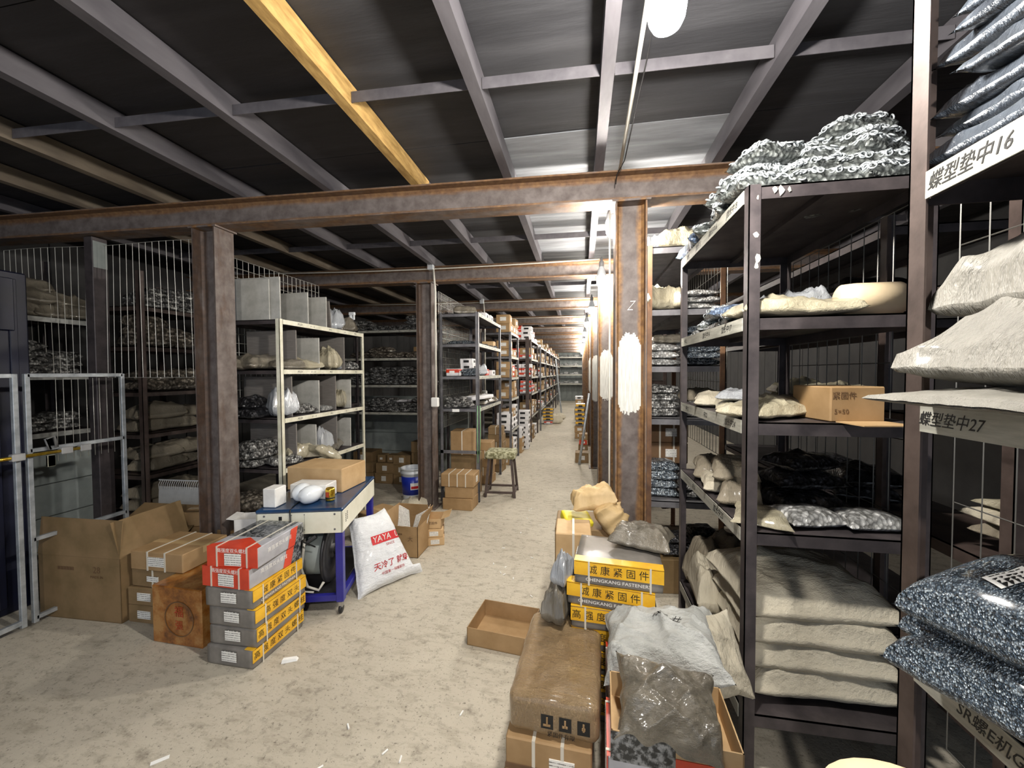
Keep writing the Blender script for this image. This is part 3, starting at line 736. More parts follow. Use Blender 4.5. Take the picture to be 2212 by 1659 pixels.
o = MB().lathe([(.0, 0), (.045, 0), (.062, .01), (.066, .05), (.066, .2), (.0, .2)], axis='X').obj('white_roll', 'foam', None, True); o.location = (1.0, 1.76, 1.877); tag(o, 'cream plastic roll lying at the right end of the second shelf', 'roll')
for i, (x, y, z, rz, k) in enumerate(((.72, 1.95, 1.81, .2, 0), (.72, 2.15, 1.81, .4, 1), (.73, 2.35, 1.81, 0, 0), (.73, 2.55, 1.81, .2, 1), (.73, 2.2, 1.865, .3, 0), (.72, 2.0, 1.86, 1.0, 2))):
    place_bag((RB[0], BW[1], BB[0])[k], (x, y, z), rz+1.2, f'small washer bag on the {SN}, {ORD[i]} from near end', G, (.8, .8, .8))
TN = 'third shelf of nut bag rack'
for i, (e, x, y, z, rz, s, d) in enumerate(((FB[1], .76, 1.82, 1.405, .6, (.95, .9, .9), 'crumpled beige plastic bag at near corner'), (FB[2], .76, 2.1, 1.405, 1.3, (1, .9, .8), 'flat beige plastic bag with spout over edge'),
        (FC[1], .75, 2.05, 1.46, 1.0, (.9, .8, .7), 'clear bag holding big rings'), (CC[0], .76, 2.42, 1.405, 1.3, (1, .9, .8), 'pale cloth bag at far end'), (FG[1], .90, 1.95, 1.405, .3, (1, 1, 1), 'grey bag behind the beige ones'))):
    place_bag(e, (x, y, z), rz, f'{d}, {TN}', G, s)
bb = carton('brown carton standing open at the right end of the third shelf', (.20, .22, .135), (1.02, 1.80, 1.406), .12, 'card', tape=False)
text('\u7d27\u56fa\u4ef6', .03, 'card_wall', bb, (-.05, -.1115, .1), R_FRONT); text('5\u00d750', .026, 'card_wall', bb, (-.06, -.1115, .04), R_FRONT)
MB().box(-.08, .1, -.24, -.11, .0, .004).obj('flap', 'card_light', bb)
DN = 'fourth shelf of nut bag rack'
for i, (e, x, y, z, rz, s, d) in enumerate(((FB[3], .745, 1.80, .975, 1.2, (.8, .9, .6), 'pale folded sack at near corner'), (BW[2], .92, 1.79, .975, .2, (1.0, 1, 1.2), 'pale bag of bolts in front'), (BW[1], 1.13, 1.79, .975, .1, (.95, 1, 1.2), 'pale bag of bolts at right end'),
        (CT[0], .76, 2.05, .975, 1.2, (.95, .8, 1.1), 'tan cloth bundle in the middle'), (CC[1], .75, 2.25, .975, 1.4, (.8, .9, .9), 'cream cloth bundle behind the tan one'), (CT[1], .77, 2.5, .975, 1.3, (1, .9, 1.2), 'tan cloth sack at the far end'),
        (CT[2], .78, 2.2, 1.05, 1.3, (1, .9, 1.1), 'dark cloth sack lying on others'), (BD[0], .98, 1.98, .975, .2, (1.2, 1.2, 1.5), 'black bag of nuts at the back'), (BD[1], 1.0, 2.0, 1.07, .1, (1.2, 1.1, 1.3), 'second black bag of nuts at the back'), (BD[2], 1.0, 2.02, 1.15, .4, (1.1, 1.1, 1.2), 'top black bag of nuts at the back'),
        (BD[3], .95, 2.3, .975, .3, (1.2, 1.2, 1.6), 'black nut bag at the rear left'))):
    place_bag(e, (x, y, z), rz, f'{d}, {DN}', G, s)
CS = [bag_mesh('sack', 'cloth_cream', .54, .46, .165, seed=50+i, nx=54, ny=44, wr=.014, fd=.04, pw=4, corner=.04)+((.54, .46, .13),) for i in range(3)]
CS2 = bag_mesh('sack', 'cloth_cream', .56, .48, .20, seed=61, nx=54, ny=44, wr=.012, fd=.06, pw=2.6, corner=.05)+((.56, .48, .2),)
for i, (z, d) in enumerate(((.25, 'bottom'), (.355, 'second'), (.46, 'third'))): place_bag(CS[i], (.95, 1.94, z), random.uniform(-.04, .04), f'{d} of the big cream cloth sacks on the lowest shelf', 'cream sacks stacked on the lowest shelf', name='sack', cat='sack')
place_bag(CS2, (.94, 1.95, .555), .03, 'fat topmost cream cloth sack on the lowest shelf', 'cream sacks stacked on the lowest shelf', name='sack', cat='sack')
place_bag(CC[2], (.70, 2.3, .30), 1.45, 'pale sack standing behind the stack of cream sacks', 'pale sacks', (1.0, .7, 2.6), (0, .1), name='sack', cat='sack')
place_bag(CT[3], (.85, 2.5, .25), .3, 'olive cloth sack at the far end of the lowest shelf', 'pale sacks', (1.2, 1, 4), name='sack', cat='sack')
# ---- bags on R3 (nearest)
SL = [bag_mesh('bag', 'film_slate', .54, .36, .062, seed=70+i, nx=64, ny=40, wr=.016, fd=.045, corner=.05, pw=4)+((.52, .3, .065),) for i in range(4)]
for i in range(11):
    place_bag(SL[i % 4], (.975+random.uniform(-.015, .015), .74-.008*i+random.uniform(-.02, .02), 1.99+.042*i), random.uniform(-.05, .05), f'slate grey plastic bag on the nearest right rack, {ORD[i]} from the bottom', 'slate bags stacked on the top shelf', (1.04, 1, 1.15), (random.uniform(-.03, .03), random.uniform(-.03, .03)))
for i in range(8):
    place_bag(SL[(i+1) % 4], (.93, .40-.008*i, 1.99+.042*i), random.uniform(-.1, .1), f'slate bag in the stack closer to the camera, {ORD[i]} up', 'slate bags stacked on the top shelf', (1.04, 1, 1))
W1 = [bag_mesh('sack', 'cloth_greyish', .54, .36, .10, seed=80+i, nx=60, ny=44, wr=.018, fd=.05, corner=.08)+((.54, .36, .10),) for i in range(3)]
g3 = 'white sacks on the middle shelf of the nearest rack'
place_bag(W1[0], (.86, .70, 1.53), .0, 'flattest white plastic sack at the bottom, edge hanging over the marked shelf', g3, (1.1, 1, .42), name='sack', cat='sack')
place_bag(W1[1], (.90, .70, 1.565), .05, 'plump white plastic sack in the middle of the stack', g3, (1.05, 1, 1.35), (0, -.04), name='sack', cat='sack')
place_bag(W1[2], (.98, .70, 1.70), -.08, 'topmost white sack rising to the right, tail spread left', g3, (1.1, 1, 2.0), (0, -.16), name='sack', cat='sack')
SV = [bag_mesh('bag', 'bag_nuts', .42, .32, .10, seed=90+i, nx=64, ny=48, wr=.008, fd=.018, corner=.05, pw=4.5)+((.4, .3, .09),) for i in range(3)]
g4 = 'silver bags of small nuts on the lower shelf of the nearest rack'
place_bag(SV[0], (.83, .79, 1.03), .32, 'silver bag of small nuts at the bottom of the nearest heap', g4, (1.12, .78, 1.1), (-.06, 0))
place_bag(SV[1], (.85, .79, 1.08), .25, 'silver bag of small nuts in the middle of the nearest heap', g4, (1.05, .76, 1.1), (-.06, 0))
sb = place_bag(SV[2], (.84, .79, 1.13), .35, 'bluish silver bag of nuts on top bearing a white label', g4, (1.1, .78, 1.2), (-.06, 0))
place_bag(FB[0], (.90, .66, 1.15), .2, 'folded beige plastic between the silver bags', g4, (.9, .9, .5))
place_bag(SV[0], (.96, .45, 1.03), .5, 'silver nut bag nearest the lower right corner', g4, (1, 1, 1.2))
SBL = (sb, SV[2][0])
# ---- R4 contents (behind column)
g = 'bags on the tall rack behind the column'
def row(z, items, yy=3.0, rk='tall rack behind the column', gg=g):
    for i, (e, x, dy, dz, s, rz, d) in enumerate(items): place_bag(e, (x, yy+dy, z+dz), rz, f'{d}, {rk}', gg, s)
row(2.46, [(FC[0], .53, 0, 0, (.8, 1, 1.5), .3, 'pale blue plastic bag on the very top'), (FB[1], .68, .02, 0, (1, 1, 1.8), .1, 'bunched beige bag on the very top'), (FC[2], .86, 0, 0, (.9, 1, 1.5), .2, 'clear bag with spread top on the very top')])
row(2.035, [(FB[2], .55, 0, 0, (.8, 1, 2.2), .3, 'puffy beige bag on the upper shelf'), (BW[0], .83, 0, 0, (1, 1, .9), .1, 'bag of white rings at the bottom of upper shelf'), (BW[1], .83, 0, .045, (1, 1, .9), .0, 'bag of white rings in the middle of upper shelf'), (BW[2], .82, 0, .09, (1, 1, .9), .1, 'bag of white rings on top of upper shelf'), (FB[3], .67, .05, 0, (.8, 1, 1.9), 1, 'open beige bag beside the ring bags')])
def stk(e4, x, z, n, d, s=(1, 1, 1), dz=.05, y=3.0, rk='tall rack behind the column', gg=g):
    for k in range(n): place_bag(e4[k % len(e4)], (x+random.uniform(-.01, .01), y+random.uniform(-.01, .02), z+k*dz), random.uniform(-.12, .12), f'{d}, {ORD[k]} up, {rk}', gg, s)
stk(BW, .57, 1.645, 3, 'glittering nut bag, middle shelf at left', (1, 1, 1)); stk(BS, .83, 1.645, 6, 'flat nut bag on the middle shelf at right', (1.1, 1, .95), .045)
row(1.645, [(FG[0], .62, .1, .16, (.8, .8, .8), .2, 'dark plastic bag heaped over the glittering bags')])
stk(BG, .57, 1.28, 4, 'grey nut bag on the second shelf at left', (1, 1, 1.2), .055); stk(BG, .84, 1.28, 2, 'grey nut bag on the second shelf at right', (1, 1, 1.1), .055)
row(1.28, [(CT[0], .86, .05, .1, (.8, .9, 1), .1, 'tan sack lying on the second shelf')])
stk(BS, .56, .70, 4, 'glossy flat bag on the lowest shelf at left', (1.05, 1, 1.3), .062); stk(BG, .83, .70, 3, 'glossy flat bag on the lowest shelf at right', (1.1, 1, 1.1), .055)
for k in range(2):
    for q in range(1):
        carton(f'dark brown strapped carton, {ORD[k]} from bottom, middle gap of rack behind column', (.30, .26, .155), (.64, 3.25, .91+.157*k), 0, 'card_wall', lab=(.08, .06), lab_dx=.03, straps=2, tape=False, group='dark strapped cartons')
carton('flat dark carton on the floor under the tall rack', (.36, .3, .25), (.66, 3.1, 0), .1, 'card_dark')
fill_bags(BD, 'dark nut bag', 'low floor heap, tall rack behind column', (.62, 3.05), (.95, 3.05), .26, [3, 4], 'dark bags on the floor heap')
fill_bags(BD, 'dark bag', 'rear rack', (1.62, 2.4), (1.62, 3.2), .85, [2, 2], 'bags on the rear rack', sc_=(1.4, 1.4, 1.8)); fill_bags(BD, 'dark bag', 'upper rear rack', (1.62, 2.4), (1.62, 3.2), 1.85, [3, 2], 'bags on the rear rack', sc_=(1.4, 1.4, 1.8))
fill_bags(FB, 'pale sack', 'middle of rear rack', (1.62, 2.6), (1.62, 3.6), 1.35, [2, 2], 'bags on the rear rack', sc_=(1, 1, 1.3))
# R5 behind nearest rack
g5 = 'bags on the dark rack behind'
place_bag(FG[1], (1.48, 1.62, 1.93), .1, 'folded grey bag above the edge reading 10 x 55', g5, (.7, .8, .9)); place_bag(FB[1], (1.72, 1.62, 1.93), .2, 'beige folded bag above the edge reading 10 x 55', g5, (.9, .8, .9)); place_bag(CC[0], (1.66, 1.66, 1.99), 0, 'pale bag lying on the others, rack behind', g5, (.8, .8, .9))
place_bag(CT[0], (1.60, 1.62, 1.0), .1, 'tan folded bag low on the rack behind', g5, (1.1, .9, .6)); place_bag(CC[3], (1.60, 1.62, 1.05), -.1, 'cream folded bag low on the rack behind', g5, (1.1, .9, .6)); place_bag(FB[2], (1.62, 1.62, 1.1), 0, 'top folded bag low on the rack behind', g5, (1.1, .9, .6))
fill_bags(BG, 'grey bag', 'lower shelf, second right rack', (.62, 4.95), (.62, 6.2), 1.0, [2, 3], 'bags on the second right rack'); fill_bags(BW, 'pale bag', 'upper shelf, second right rack', (.62, 4.95), (.62, 6.2), 2.0, [2, 3, 2], 'bags on the second right rack')
fill_bags(BW, 'pale bag', 'middle shelf, second right rack', (.62, 4.95), (.62, 6.2), 1.5, [2, 3], 'bags on the second right rack')
from mathutils.bvhtree import BVHTree
def conform(o, me, lift=.002):
    """press a flat print onto a bag: o is a child of the bag, in bag space"""
    bvh = BVHTree.FromPolygons([v.co for v in me.vertices], [p.vertices for p in me.polygons])
    mt = Matrix.LocRotScale(o.location, o.rotation_euler, o.scale)
    bm = bmesh.new(); bm.from_mesh(o.data); bmesh.ops.triangulate(bm, faces=bm.faces); bm.transform(mt)
    bmesh.ops.subdivide_edges(bm, edges=[e for e in bm.edges if e.calc_length() > .02], cuts=2, use_grid_fill=True)
    for v in bm.verts:
        h = bvh.ray_cast(Vector((v.co.x, v.co.y, 2)), Vector((0, 0, -1)))
        if h[0] is not None: v.co.z = h[0].z+lift
    m2 = bpy.data.meshes.new(o.name); bm.to_mesh(m2); bm.free(); m2.materials.append(o.data.materials[0])
    o.data = m2; o.location = (0, 0, 0); o.rotation_euler = (0, 0, 0); o.scale = (1, 1, 1); return o
def softbox(name, L, W, Hh, r, m, seed=0, n=12, amp=.006, parent=None, fd=0.0):
    """box with rounded edges and a crumpled skin, standing on z = 0"""
    bm = bmesh.new(); bmesh.ops.create_cube(bm, size=2); bmesh.ops.subdivide_edges(bm, edges=bm.edges[:], cuts=n, use_grid_fill=True)
    P = np.array([v.co[:] for v in bm.verts]); h = np.array([L/2, W/2, Hh/2]); Q = P*h; I = np.clip(Q, -(h-r), h-r); D = Q-I
    nn = np.linalg.norm(D, axis=1, keepdims=True); nn[nn == 0] = 1
    Q = I+D/nn*np.minimum(nn, r); N = P/np.linalg.norm(P, axis=1, keepdims=True)
    d = amp*sn(Q, seed, 6, 18)+fd*folds(Q, seed+1, 4, 12); Q = Q+N*d[:, None]; Q[:, 2] -= Q[:, 2].min()
    for v, q in zip(bm.verts, Q): v.co = q
    me = bpy.data.meshes.new(name); bm.to_mesh(me); bm.free(); me.materials.append(M[m]); me.polygons.foreach_set('use_smooth', [True]*len(me.polygons))
    o = bpy.data.objects.new(name, me); COL.objects.link(o)
    if parent: o.parent = parent
    return o
lw, lh = .032, .02
lbo = MB().add([(-lw, -lh, 0), (lw, -lh, 0), (lw, lh, 0), (-lw, lh, 0)], [(0, 1, 2, 3)]).obj('paper_label', 'paper', SBL[0]); lbo.location = (-.125, .03, 0); lbo.rotation_euler = (0, 0, -.25); conform(lbo, SBL[1], .003)
mb = MB()
for k in range(4):
    for j in range(5): mb.add([(-.025+.0105*j, .012-.012*k, 0), (-.025+.0105*j+.008-.002*((k+j) % 3), .012-.0085*k, 0), (-.025+.0105*j+.008-.002*((k+j) % 3), .0145-.0085*k, 0), (-.025+.0105*j, .0145-.0085*k, 0)], [(0, 1, 2, 3)])
lbo = mb.obj('label_print', 'marker', SBL[0]); lbo.location = (-.125, .03, 0); lbo.rotation_euler = (0, 0, -.25); conform(lbo, SBL[1], .0045)
# ================================================================== RACKS, left side
r1 = rack('cream shelving rack with grey dividers behind the work table', -2.9, -2.35, 2.76, 3.99, [.40, .835, 1.24, 1.635, 2.035], 2.04, 'steel_dark', 'cream_paint', 'X', 1, .035, ang=.035,
          notes={k: [(2.95+.01*k, 'M10\u00d7', .03), (3.15, '8 \u2014 12', .022), (3.4, 'M12', .026), (3.62, '\u2014 14', .022), (3.82, 'M16', .024)] for k in (1, 2, 3, 4)})
for ch in [c for c in r1.children if c.name.startswith('post')]:
    if ch.data.vertices[0].co.x > 0 or max(v.co.x for v in ch.data.vertices) > .27:
        ch.data.materials.clear(); ch.data.materials.append(M['cream_paint']); ch['label'] = 'cream painted post'
def divider(x0, x1, y, z, h, label, m='board_grey', tilt=0, w2=0):
    o = MB().bbox(-(x1-x0)/2, (x1-x0)/2, -.006, .006, 0, h, .002).obj('divider_board', m); o.location = ((x0+x1)/2, y, z+.012 if tilt else z); o.rotation_euler = (tilt, 0, random.uniform(-.05, .05))
    tag(o, label, 'board', 'grey divider boards'); return o
dv = 'grey divider board on top of the cream rack, '
divider(-2.88, -2.42, 2.86, 2.035, .36, dv+'largest, nearest'); divider(-2.8, -2.5, 2.83, 2.035, .34, 'speckled board leaning just before the largest board on cream rack')
divider(-2.86, -2.42, 3.2, 2.035, .30, dv+'second'); divider(-2.7, -2.4, 3.42, 2.035, .30, dv+'third'); divider(-2.66, -2.44, 3.55, 2.035, .27, 'dark divider board on top of the cream rack, fourth', 'board_dark_grey', .1)
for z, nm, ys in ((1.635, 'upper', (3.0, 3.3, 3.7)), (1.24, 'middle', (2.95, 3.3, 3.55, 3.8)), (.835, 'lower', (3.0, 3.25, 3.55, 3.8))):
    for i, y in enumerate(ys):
        divider(-2.87, -2.40, y, z, .30 if i % 2 else .34, f'divider board on the {nm} shelf of the cream rack, {ORD[i]} from the near end', 'board_grey' if (i+int(z*10)) % 2 else 'board_dark_grey')
g = 'bags on the cream rack'
def put(e, x, y, z, rz, s, lab, gg, tilt=(0, 0), **k): return place_bag(e, (x, y, z), rz, lab, gg, s, tilt, **k)
put(FC[1], -2.45, 3.62, 2.035, .5, (.7, .7, 2.6), 'clear bag standing behind the dark board, top of cream rack', g); put(FG[2], -2.5, 3.85, 2.035, .4, (.8, .8, 1.6), 'grey plastic bag at the far end, top of cream rack', g)
put(BR[0], -2.44, 3.66, 2.035, .6, (.5, .5, .9), 'small brown heap at the edge, top of cream rack', g)
t = thing('spray_bottle', 'white spray bottle standing on top of the cream rack far end', 'bottle', (-2.47, 3.94, 2.035))
MB().lathe([(.0, 0), (.04, 0), (.042, .02), (.042, .11), (.022, .17), (.018, .2), (.0, .2)]).obj('body', 'white_plastic', t, True)
mb = MB(); mb.bbox(-.02, .05, -.015, .015, .2, .235, .005).bbox(.03, .045, -.01, .01, .15, .2, .003); mb.obj('trigger_head', 'white_plastic', t)
for z, nm, it in ((1.635, 'upper', ((FG[0], 2.95, (.8, .8, 1), 'grey'), (FB[0], 3.2, (1, .9, 1.3), 'curled beige'), (FB[1], 3.52, (.8, .8, 2.4), 'upright beige'), (FC[0], 3.72, (.9, .8, .9), 'clear'), (BG[0], 3.88, (1, 1, 1.6), 'grey nut'))),
               (1.24, 'middle', ((FC[1], 2.92, (.8, .8, 3.0), 'silver upright'), (BG[1], 3.18, (1, 1, 1.5), 'dark nut'), (BW[0], 3.42, (.9, .8, 1.1), 'pinkish small'), (FB[2], 3.75, (.8, .8, 2.4), 'upright beige'))),
               (.835, 'lower', ((BG[2], 2.92, (1, 1, 1.5), 'dark'), (FB[3], 3.12, (1, .9, 1.7), 'beige'), (FC[2], 3.4, (.9, .8, 2.8), 'tall shiny clear'), (FG[3], 3.6, (1, .9, 1), 'grey'), (CC[0], 3.3, (.9, .9, .9), 'pale cloth')))):
    for i, (e, y, s, d) in enumerate(it): put(e, -2.47-.04*(i % 2), y, z, 1.1+.3*i, s, f'{d} bag on the {nm} shelf of cream rack, {ORD[i]} from near end', g)
place_bag(FB[1], (-2.36, 3.25, .835), 1.3, 'pale plastic sheet hanging over the lowest visible edge of cream rack', g, (.9, .8, 1.2), (0, .5))
for z, nm, e4, c in ((1.635, 'upper', FG, [1, 1]), (1.24, 'middle', BD, [3, 3]), (.835, 'lower', BG, [3, 4]), (.40, 'bottom', BR, [3, 3]), ):
    fill_bags(e4, {'upper': 'grey plastic bag', 'middle': 'black bag', 'lower': 'dark bag', 'bottom': 'brown bag'}[nm], f'near end, {nm} shelf, cream rack', (-2.80, 2.86), (-2.62, 2.86), z, [max(1, q_-1) for q_ in c], 'bags at the near end of the cream rack', rz=1.5, sc_=(1.2, 1.3, 1.5))
fill_bags(BR, 'brown bag', 'bottom shelf, cream rack', (-2.5, 3.0), (-2.5, 3.8), .40, [3, 2, 3], 'bags on the cream rack')
wire_panel('grey wire mesh panel above the cream rack back', (-2.94, 2.8, 1.3), (0, 1.26, 0), (0, 0, 1.3), 22, 17, m='wire')
rack('dark rack behind the mesh and the cream rack', -3.62, -3.06, 3.55, 5.05, [1.2, 1.7, 2.15], 2.2, 'steel_dark', None, 'X', 1, .04)
fill_bags(BG, 'shiny grey bag', 'top shelf behind the mesh', (-3.25, 3.7), (-3.25, 4.9), 2.15, [4, 5, 3, 4], 'bags behind the mesh', sc_=(1.3, 1.3, 1.5), rz=1.5)
fill_bags(BR, 'brown bag', 'middle shelf behind the mesh', (-3.25, 3.7), (-3.25, 4.5), 1.7, [3, 3], 'bags behind the mesh', sc_=(1.3, 1.3, 1.5), rz=1.5)
# L2, crosswise back rack
rack('crosswise back rack packed with grey bags, white labelled edges', -3.5, -1.97, 5.2, 5.7, [1.046, 1.435, 1.816, 2.21], 2.25, 'steel_dark', 'edge_pale', 'Y', 1, .03,
     notes={k: [(-3.0+.16*j, ('M8', '10\u00d7', '\u4e2d12', 'M14', '16', 'M6')[(j+k) % 6], .022) for j in range(6)] for k in range(4)})
G2 = 'bags on the crosswise back rack'
fill_bags(BG, 'grey bolt bag', 'lowest shelf, back rack', (-3.3, 5.32), (-2.05, 5.32), 1.05, [2, 3, 2, 3], G2, sc_=(1.45, 1.3, 1.5)); fill_bags(BG, 'grey bolt bag', 'second shelf, back rack', (-3.3, 5.32), (-2.05, 5.32), 1.44, [3, 4, 4, 3], G2, sc_=(1.45, 1.3, 1.4))
fill_bags(BR, 'brownish bolt bag', 'third shelf, back rack', (-3.3, 5.32), (-2.1, 5.32), 1.82, [1, 2, 1, 1], G2, sc_=(1.3, 1.2, 1.3)); fill_bags(BG, 'grey bolt bag', 'top shelf, back rack', (-3.3, 5.32), (-2.1, 5.32), 2.215, [2, 1, 1, 3], G2, sc_=(1.4, 1.3, 1.5))
for i, (x, z) in enumerate(((-2.62, 1.12), (-2.42, 1.12))): carton(f'white box behind bags on lowest back shelf, {ORD[i]}', (.16, .2, .16), (x, 5.55, 1.05), 0, 'box_white', tape=False)
carton('tan box on the third shelf of the back rack', (.16, .2, .17), (-2.32, 5.5, 1.817), 0, 'card', tape=False)
# cartons on the floor below L2
gf = 'cartons on the floor under the back rack'
k = 0
for x, n, h, w_ in ((-3.15, 3, .15, .3), (-2.82, 2, .15, .28), (-2.55, 3, .14, .26), (-2.25, 4, .155, .28)):
    for j in range(n):
        carton(f'brown carton on the floor under the back rack, {ORD[k]} stack from left, {ORD[j]} up', (w_, .3, h), (x+random.uniform(-.01, .01), 5.42, j*(h+.001)), random.uniform(-.05, .05), 'card_dark', lab=(.07, .07), tape=False, group=gf)
    k += 1
for i, x in enumerate((-2.88, -2.73)): carton(f'small cube carton on the second stack, {ORD[i]} from left', (.12, .14, .11), (x, 5.38, .303), 0, 'card_dark', lab=(.04, .03), tape=False, group=gf)
carton('small light carton on top of the stack nearest the brown column', (.13, .2, .13), (-2.12, 5.2, .468), 0, 'card', tape=False)
# ------------------------------------------------------------------ mesh backed rack L3 and the row behind
LP = 'steel_grey'
def lrack(lab, y0, y1, lv, x=-1.2, d=.52, h=None, m='steel_grey', notes=None): return rack(lab, x-d, x, y0, y1, lv, h or lv[-1]+.01, m, 'edge_pale', 'X', 1, .04, ang=.038, notes=notes)
nt3 = {k: [(4.85+.19*j, ('M8', '10', '12', 'M6', '14', '16')[(j+k) % 6], .026) for j in range(6)] for k in range(4)}
l3 = lrack('grey steel rack backed with white wire mesh, left of the aisle', 4.68, 6.06, [1.163, 1.565, 1.965, 2.337], -1.235, .5, notes={0: nt3[0], 1: nt3[1], 2: nt3[2], 3: nt3[3]})
MB().box(-.25, .25, -.69, -.686, .6, .64).obj('side_rail', 'steel_grey', l3)
MB().box(-.09, .0, -.6935, -.6905, 1.12, 1.155).obj('shelf_label', 'paper', l3)
o = MB().box(-.1, -.02, -.6935, -.6905, .0, .04).obj('stub', 'paper', None); bpy.data.objects.remove(o)
wire_panel('white wire mesh panel at the back of the grey rack', (-1.75, 4.7, .9), (0, 1.4, 0), (0, 0, 1.72), 26, 22, m='wire', r=.0025)
lrack('second grey steel rack left of the aisle stacked with brown cartons', 6.66, 7.5, [.6, 1.153, 1.52, 1.885, 2.30], -1.18)
lrack('third steel rack left of the aisle topped with red and white boxes', 8.98, 10.4, [.6, 1.12, 1.51, 1.92, 2.36], -1.12, m='steel_brown')
for i, y in enumerate((10.8, 12.6, 14.4, 16.3, 18.2, 20.0)): lrack(f'{ORD[i+3]} steel rack along the left of the aisle', y, y+1.5, [.6, 1.1, 1.5, 1.9, 2.3], -1.08-.01*i, m='steel_brown' if i % 2 else 'steel_grey')
t = thing('plain_post', 'brown steel post standing left of the aisle before the third rack', 'post', (-1.15, 8.5, 0)); MB().box(-.04, .04, -.004, .0, 0, 2.36).box(-.04, -.036, 0, .04, 0, 2.36).obj('post', 'steel_brown', t)
# prototype boxes for the aisle
def proto(kind, L, W, h, m, bandm=None, labm='label_print'):
    t = thing('box', None, None); MB().bbox(-L/2, L/2, -W/2, W/2, 0, h, .004).obj('body', m, t)
    if bandm: MB().box(-L/2-.001, L/2+.001, -W/2-.0015, W/2+.001, h*.45, h*.92).obj('band', bandm, t)
    MB().box(-L*.22, L*.22, -W/2-.0035, -W/2-.0015, h*.3, h*.72).obj('label', labm, t); MB().box(L/2+.0015, L/2+.0035, -W*.2, W*.2, h*.3, h*.72).obj('label', labm, t)
    return t
BIN = (0, 0, -30)
PR = {}
for kk, a in {'white': (.24, .28, .10, 'box_white', None, 'marker'), 'redw': (.22, .26, .12, 'box_white', 'box_red', 'paper'), 'red': (.22, .26, .12, 'box_red', None, 'paper'), 'brown': (.24, .28, .15, 'card', None, 'label_print'), 'dark': (.26, .28, .16, 'card_dark', None, 'label_print'),
              'orange': (.26, .3, .10, 'box_silver', 'box_red', 'paper'), 'yellow': (.30, .3, .10, 'box_grey', 'box_yellow', 'marker')}.items(): PR[kk] = (proto(kk, *a), a)
USED = set()
LOOK = {'white': 'white box', 'redw': 'red and white box', 'red': 'red box', 'brown': 'brown carton', 'dark': 'dark carton', 'orange': 'silver and orange box', 'yellow': 'yellow and grey box'}
def pbox(kind, x, y, z, rz, label, group, s=(1, 1, 1)):
    pr, a = PR[kind]
    if kind not in USED: USED.add(kind); r = pr; r.location = (x, y, z); r.rotation_euler = (0, 0, rz); r.scale = s
    else: r = copy_tree(pr, (x, y, z), rz, None, None, s)
    r['label'] = label; r['category'] = 'box'; r['group'] = group; LABELS.setdefault(label, []).append(group); return a[2]*s[2]
def box_stacks(items, z, shelf, group, s=(1, 1, 1)):
    """items: (x, y, [kinds from the bottom up])"""
    cnt = {}
    for (x, y, ks) in items:
        zz = z+.001
        for j, kd in enumerate(ks):
            c = cnt[kd] = cnt.get(kd, 0)+1
            zz += pbox(kd, x+random.uniform(-.008, .008), y+random.uniform(-.008, .008), zz, random.uniform(-.06, .06), f'{LOOK[kd]} on {shelf}, {ORD[c-1] if c <= 12 else "farther on, number "+str(c)} from the near end', group, s)+.001
S3 = 'of mesh backed rack'; g3b = 'boxes on the mesh backed rack'
put(FG[1], -1.45, 4.85, 2.337, .3, (.9, .8, 1.2), 'bunched clear grey bag on the top shelf of mesh backed rack', g3b); box_stacks([(-1.36, 5.35, ['white']), (-1.36, 5.6, ['white'])], 2.337, f'top shelf {S3}', g3b, (.7, .7, .9))
fill_bags(BS, 'flat silver bag', f'third shelf {S3}', (-1.42, 4.85), (-1.38, 5.9), 1.965, [1, 1, 1, 1, 1], g3b, rz=1.5); fill_bags(BS, 'flat silver bag at back', f'third shelf {S3}', (-1.62, 4.85), (-1.6, 5.9), 1.965, [1, 2, 1], g3b, rz=1.5)
box_stacks([(-1.60, 4.85, ['redw']), (-1.50, 5.15, ['white', 'white', 'white']), (-1.38, 5.45, ['red']), (-1.36, 5.68, ['white'])], 1.565, f'second shelf {S3}', g3b, (.7, .75, .75))
fill_bags(BS, 'silver bag', f'second shelf {S3}', (-1.40, 4.82), (-1.40, 5.05), 1.565, [2], g3b); put(FC[0], -1.38, 5.3, 1.565, .3, (.8, .8, 1.8), 'puffy clear bag on the second shelf of mesh backed rack', g3b)
carton('small tan box hanging near the far end of the third shelf', (.18, .16, .11), (-1.38, 5.85, 1.966), 0, 'card_light', tape=False)
fill_bags(BG, 'grey bag of bolts', f'lowest shelf {S3}', (-1.62, 4.82), (-1.42, 4.84), 1.163, [3, 2], g3b); fill_bags(FG, 'grey bag', f'back of lowest shelf {S3}', (-1.4, 5.15), (-1.4, 5.8), 1.163, [2, 1, 1], g3b)
o = softbox('envelope', .34, .24, .05, .015, 'box_white', 5, 8, .004); o.location = (-1.36, 5.15, 1.25); o.rotation_euler = (0, -.1, .8); tag(o, 'white paper packet jutting out on the lowest shelf of mesh backed rack', 'packet')
gs = 'strapped cartons beneath the mesh backed rack'
carton('strapped brown carton leaning high behind the grey post', (.30, .3, .30), (-1.50, 4.95, .56), .05, 'card', straps=1, group=gs, tape=False); carton('worn brown carton below the strapped one', (.34, .3, .28), (-1.48, 4.97, .278), 0, 'card_dark', tape=False, group=gs); carton('wide brown carton on the floor under the mesh backed rack', (.36, .32, .276), (-1.50, 4.99, 0), .03, 'card', tape=False, group=gs)
gt = 'carton stacks beside the grey rack'
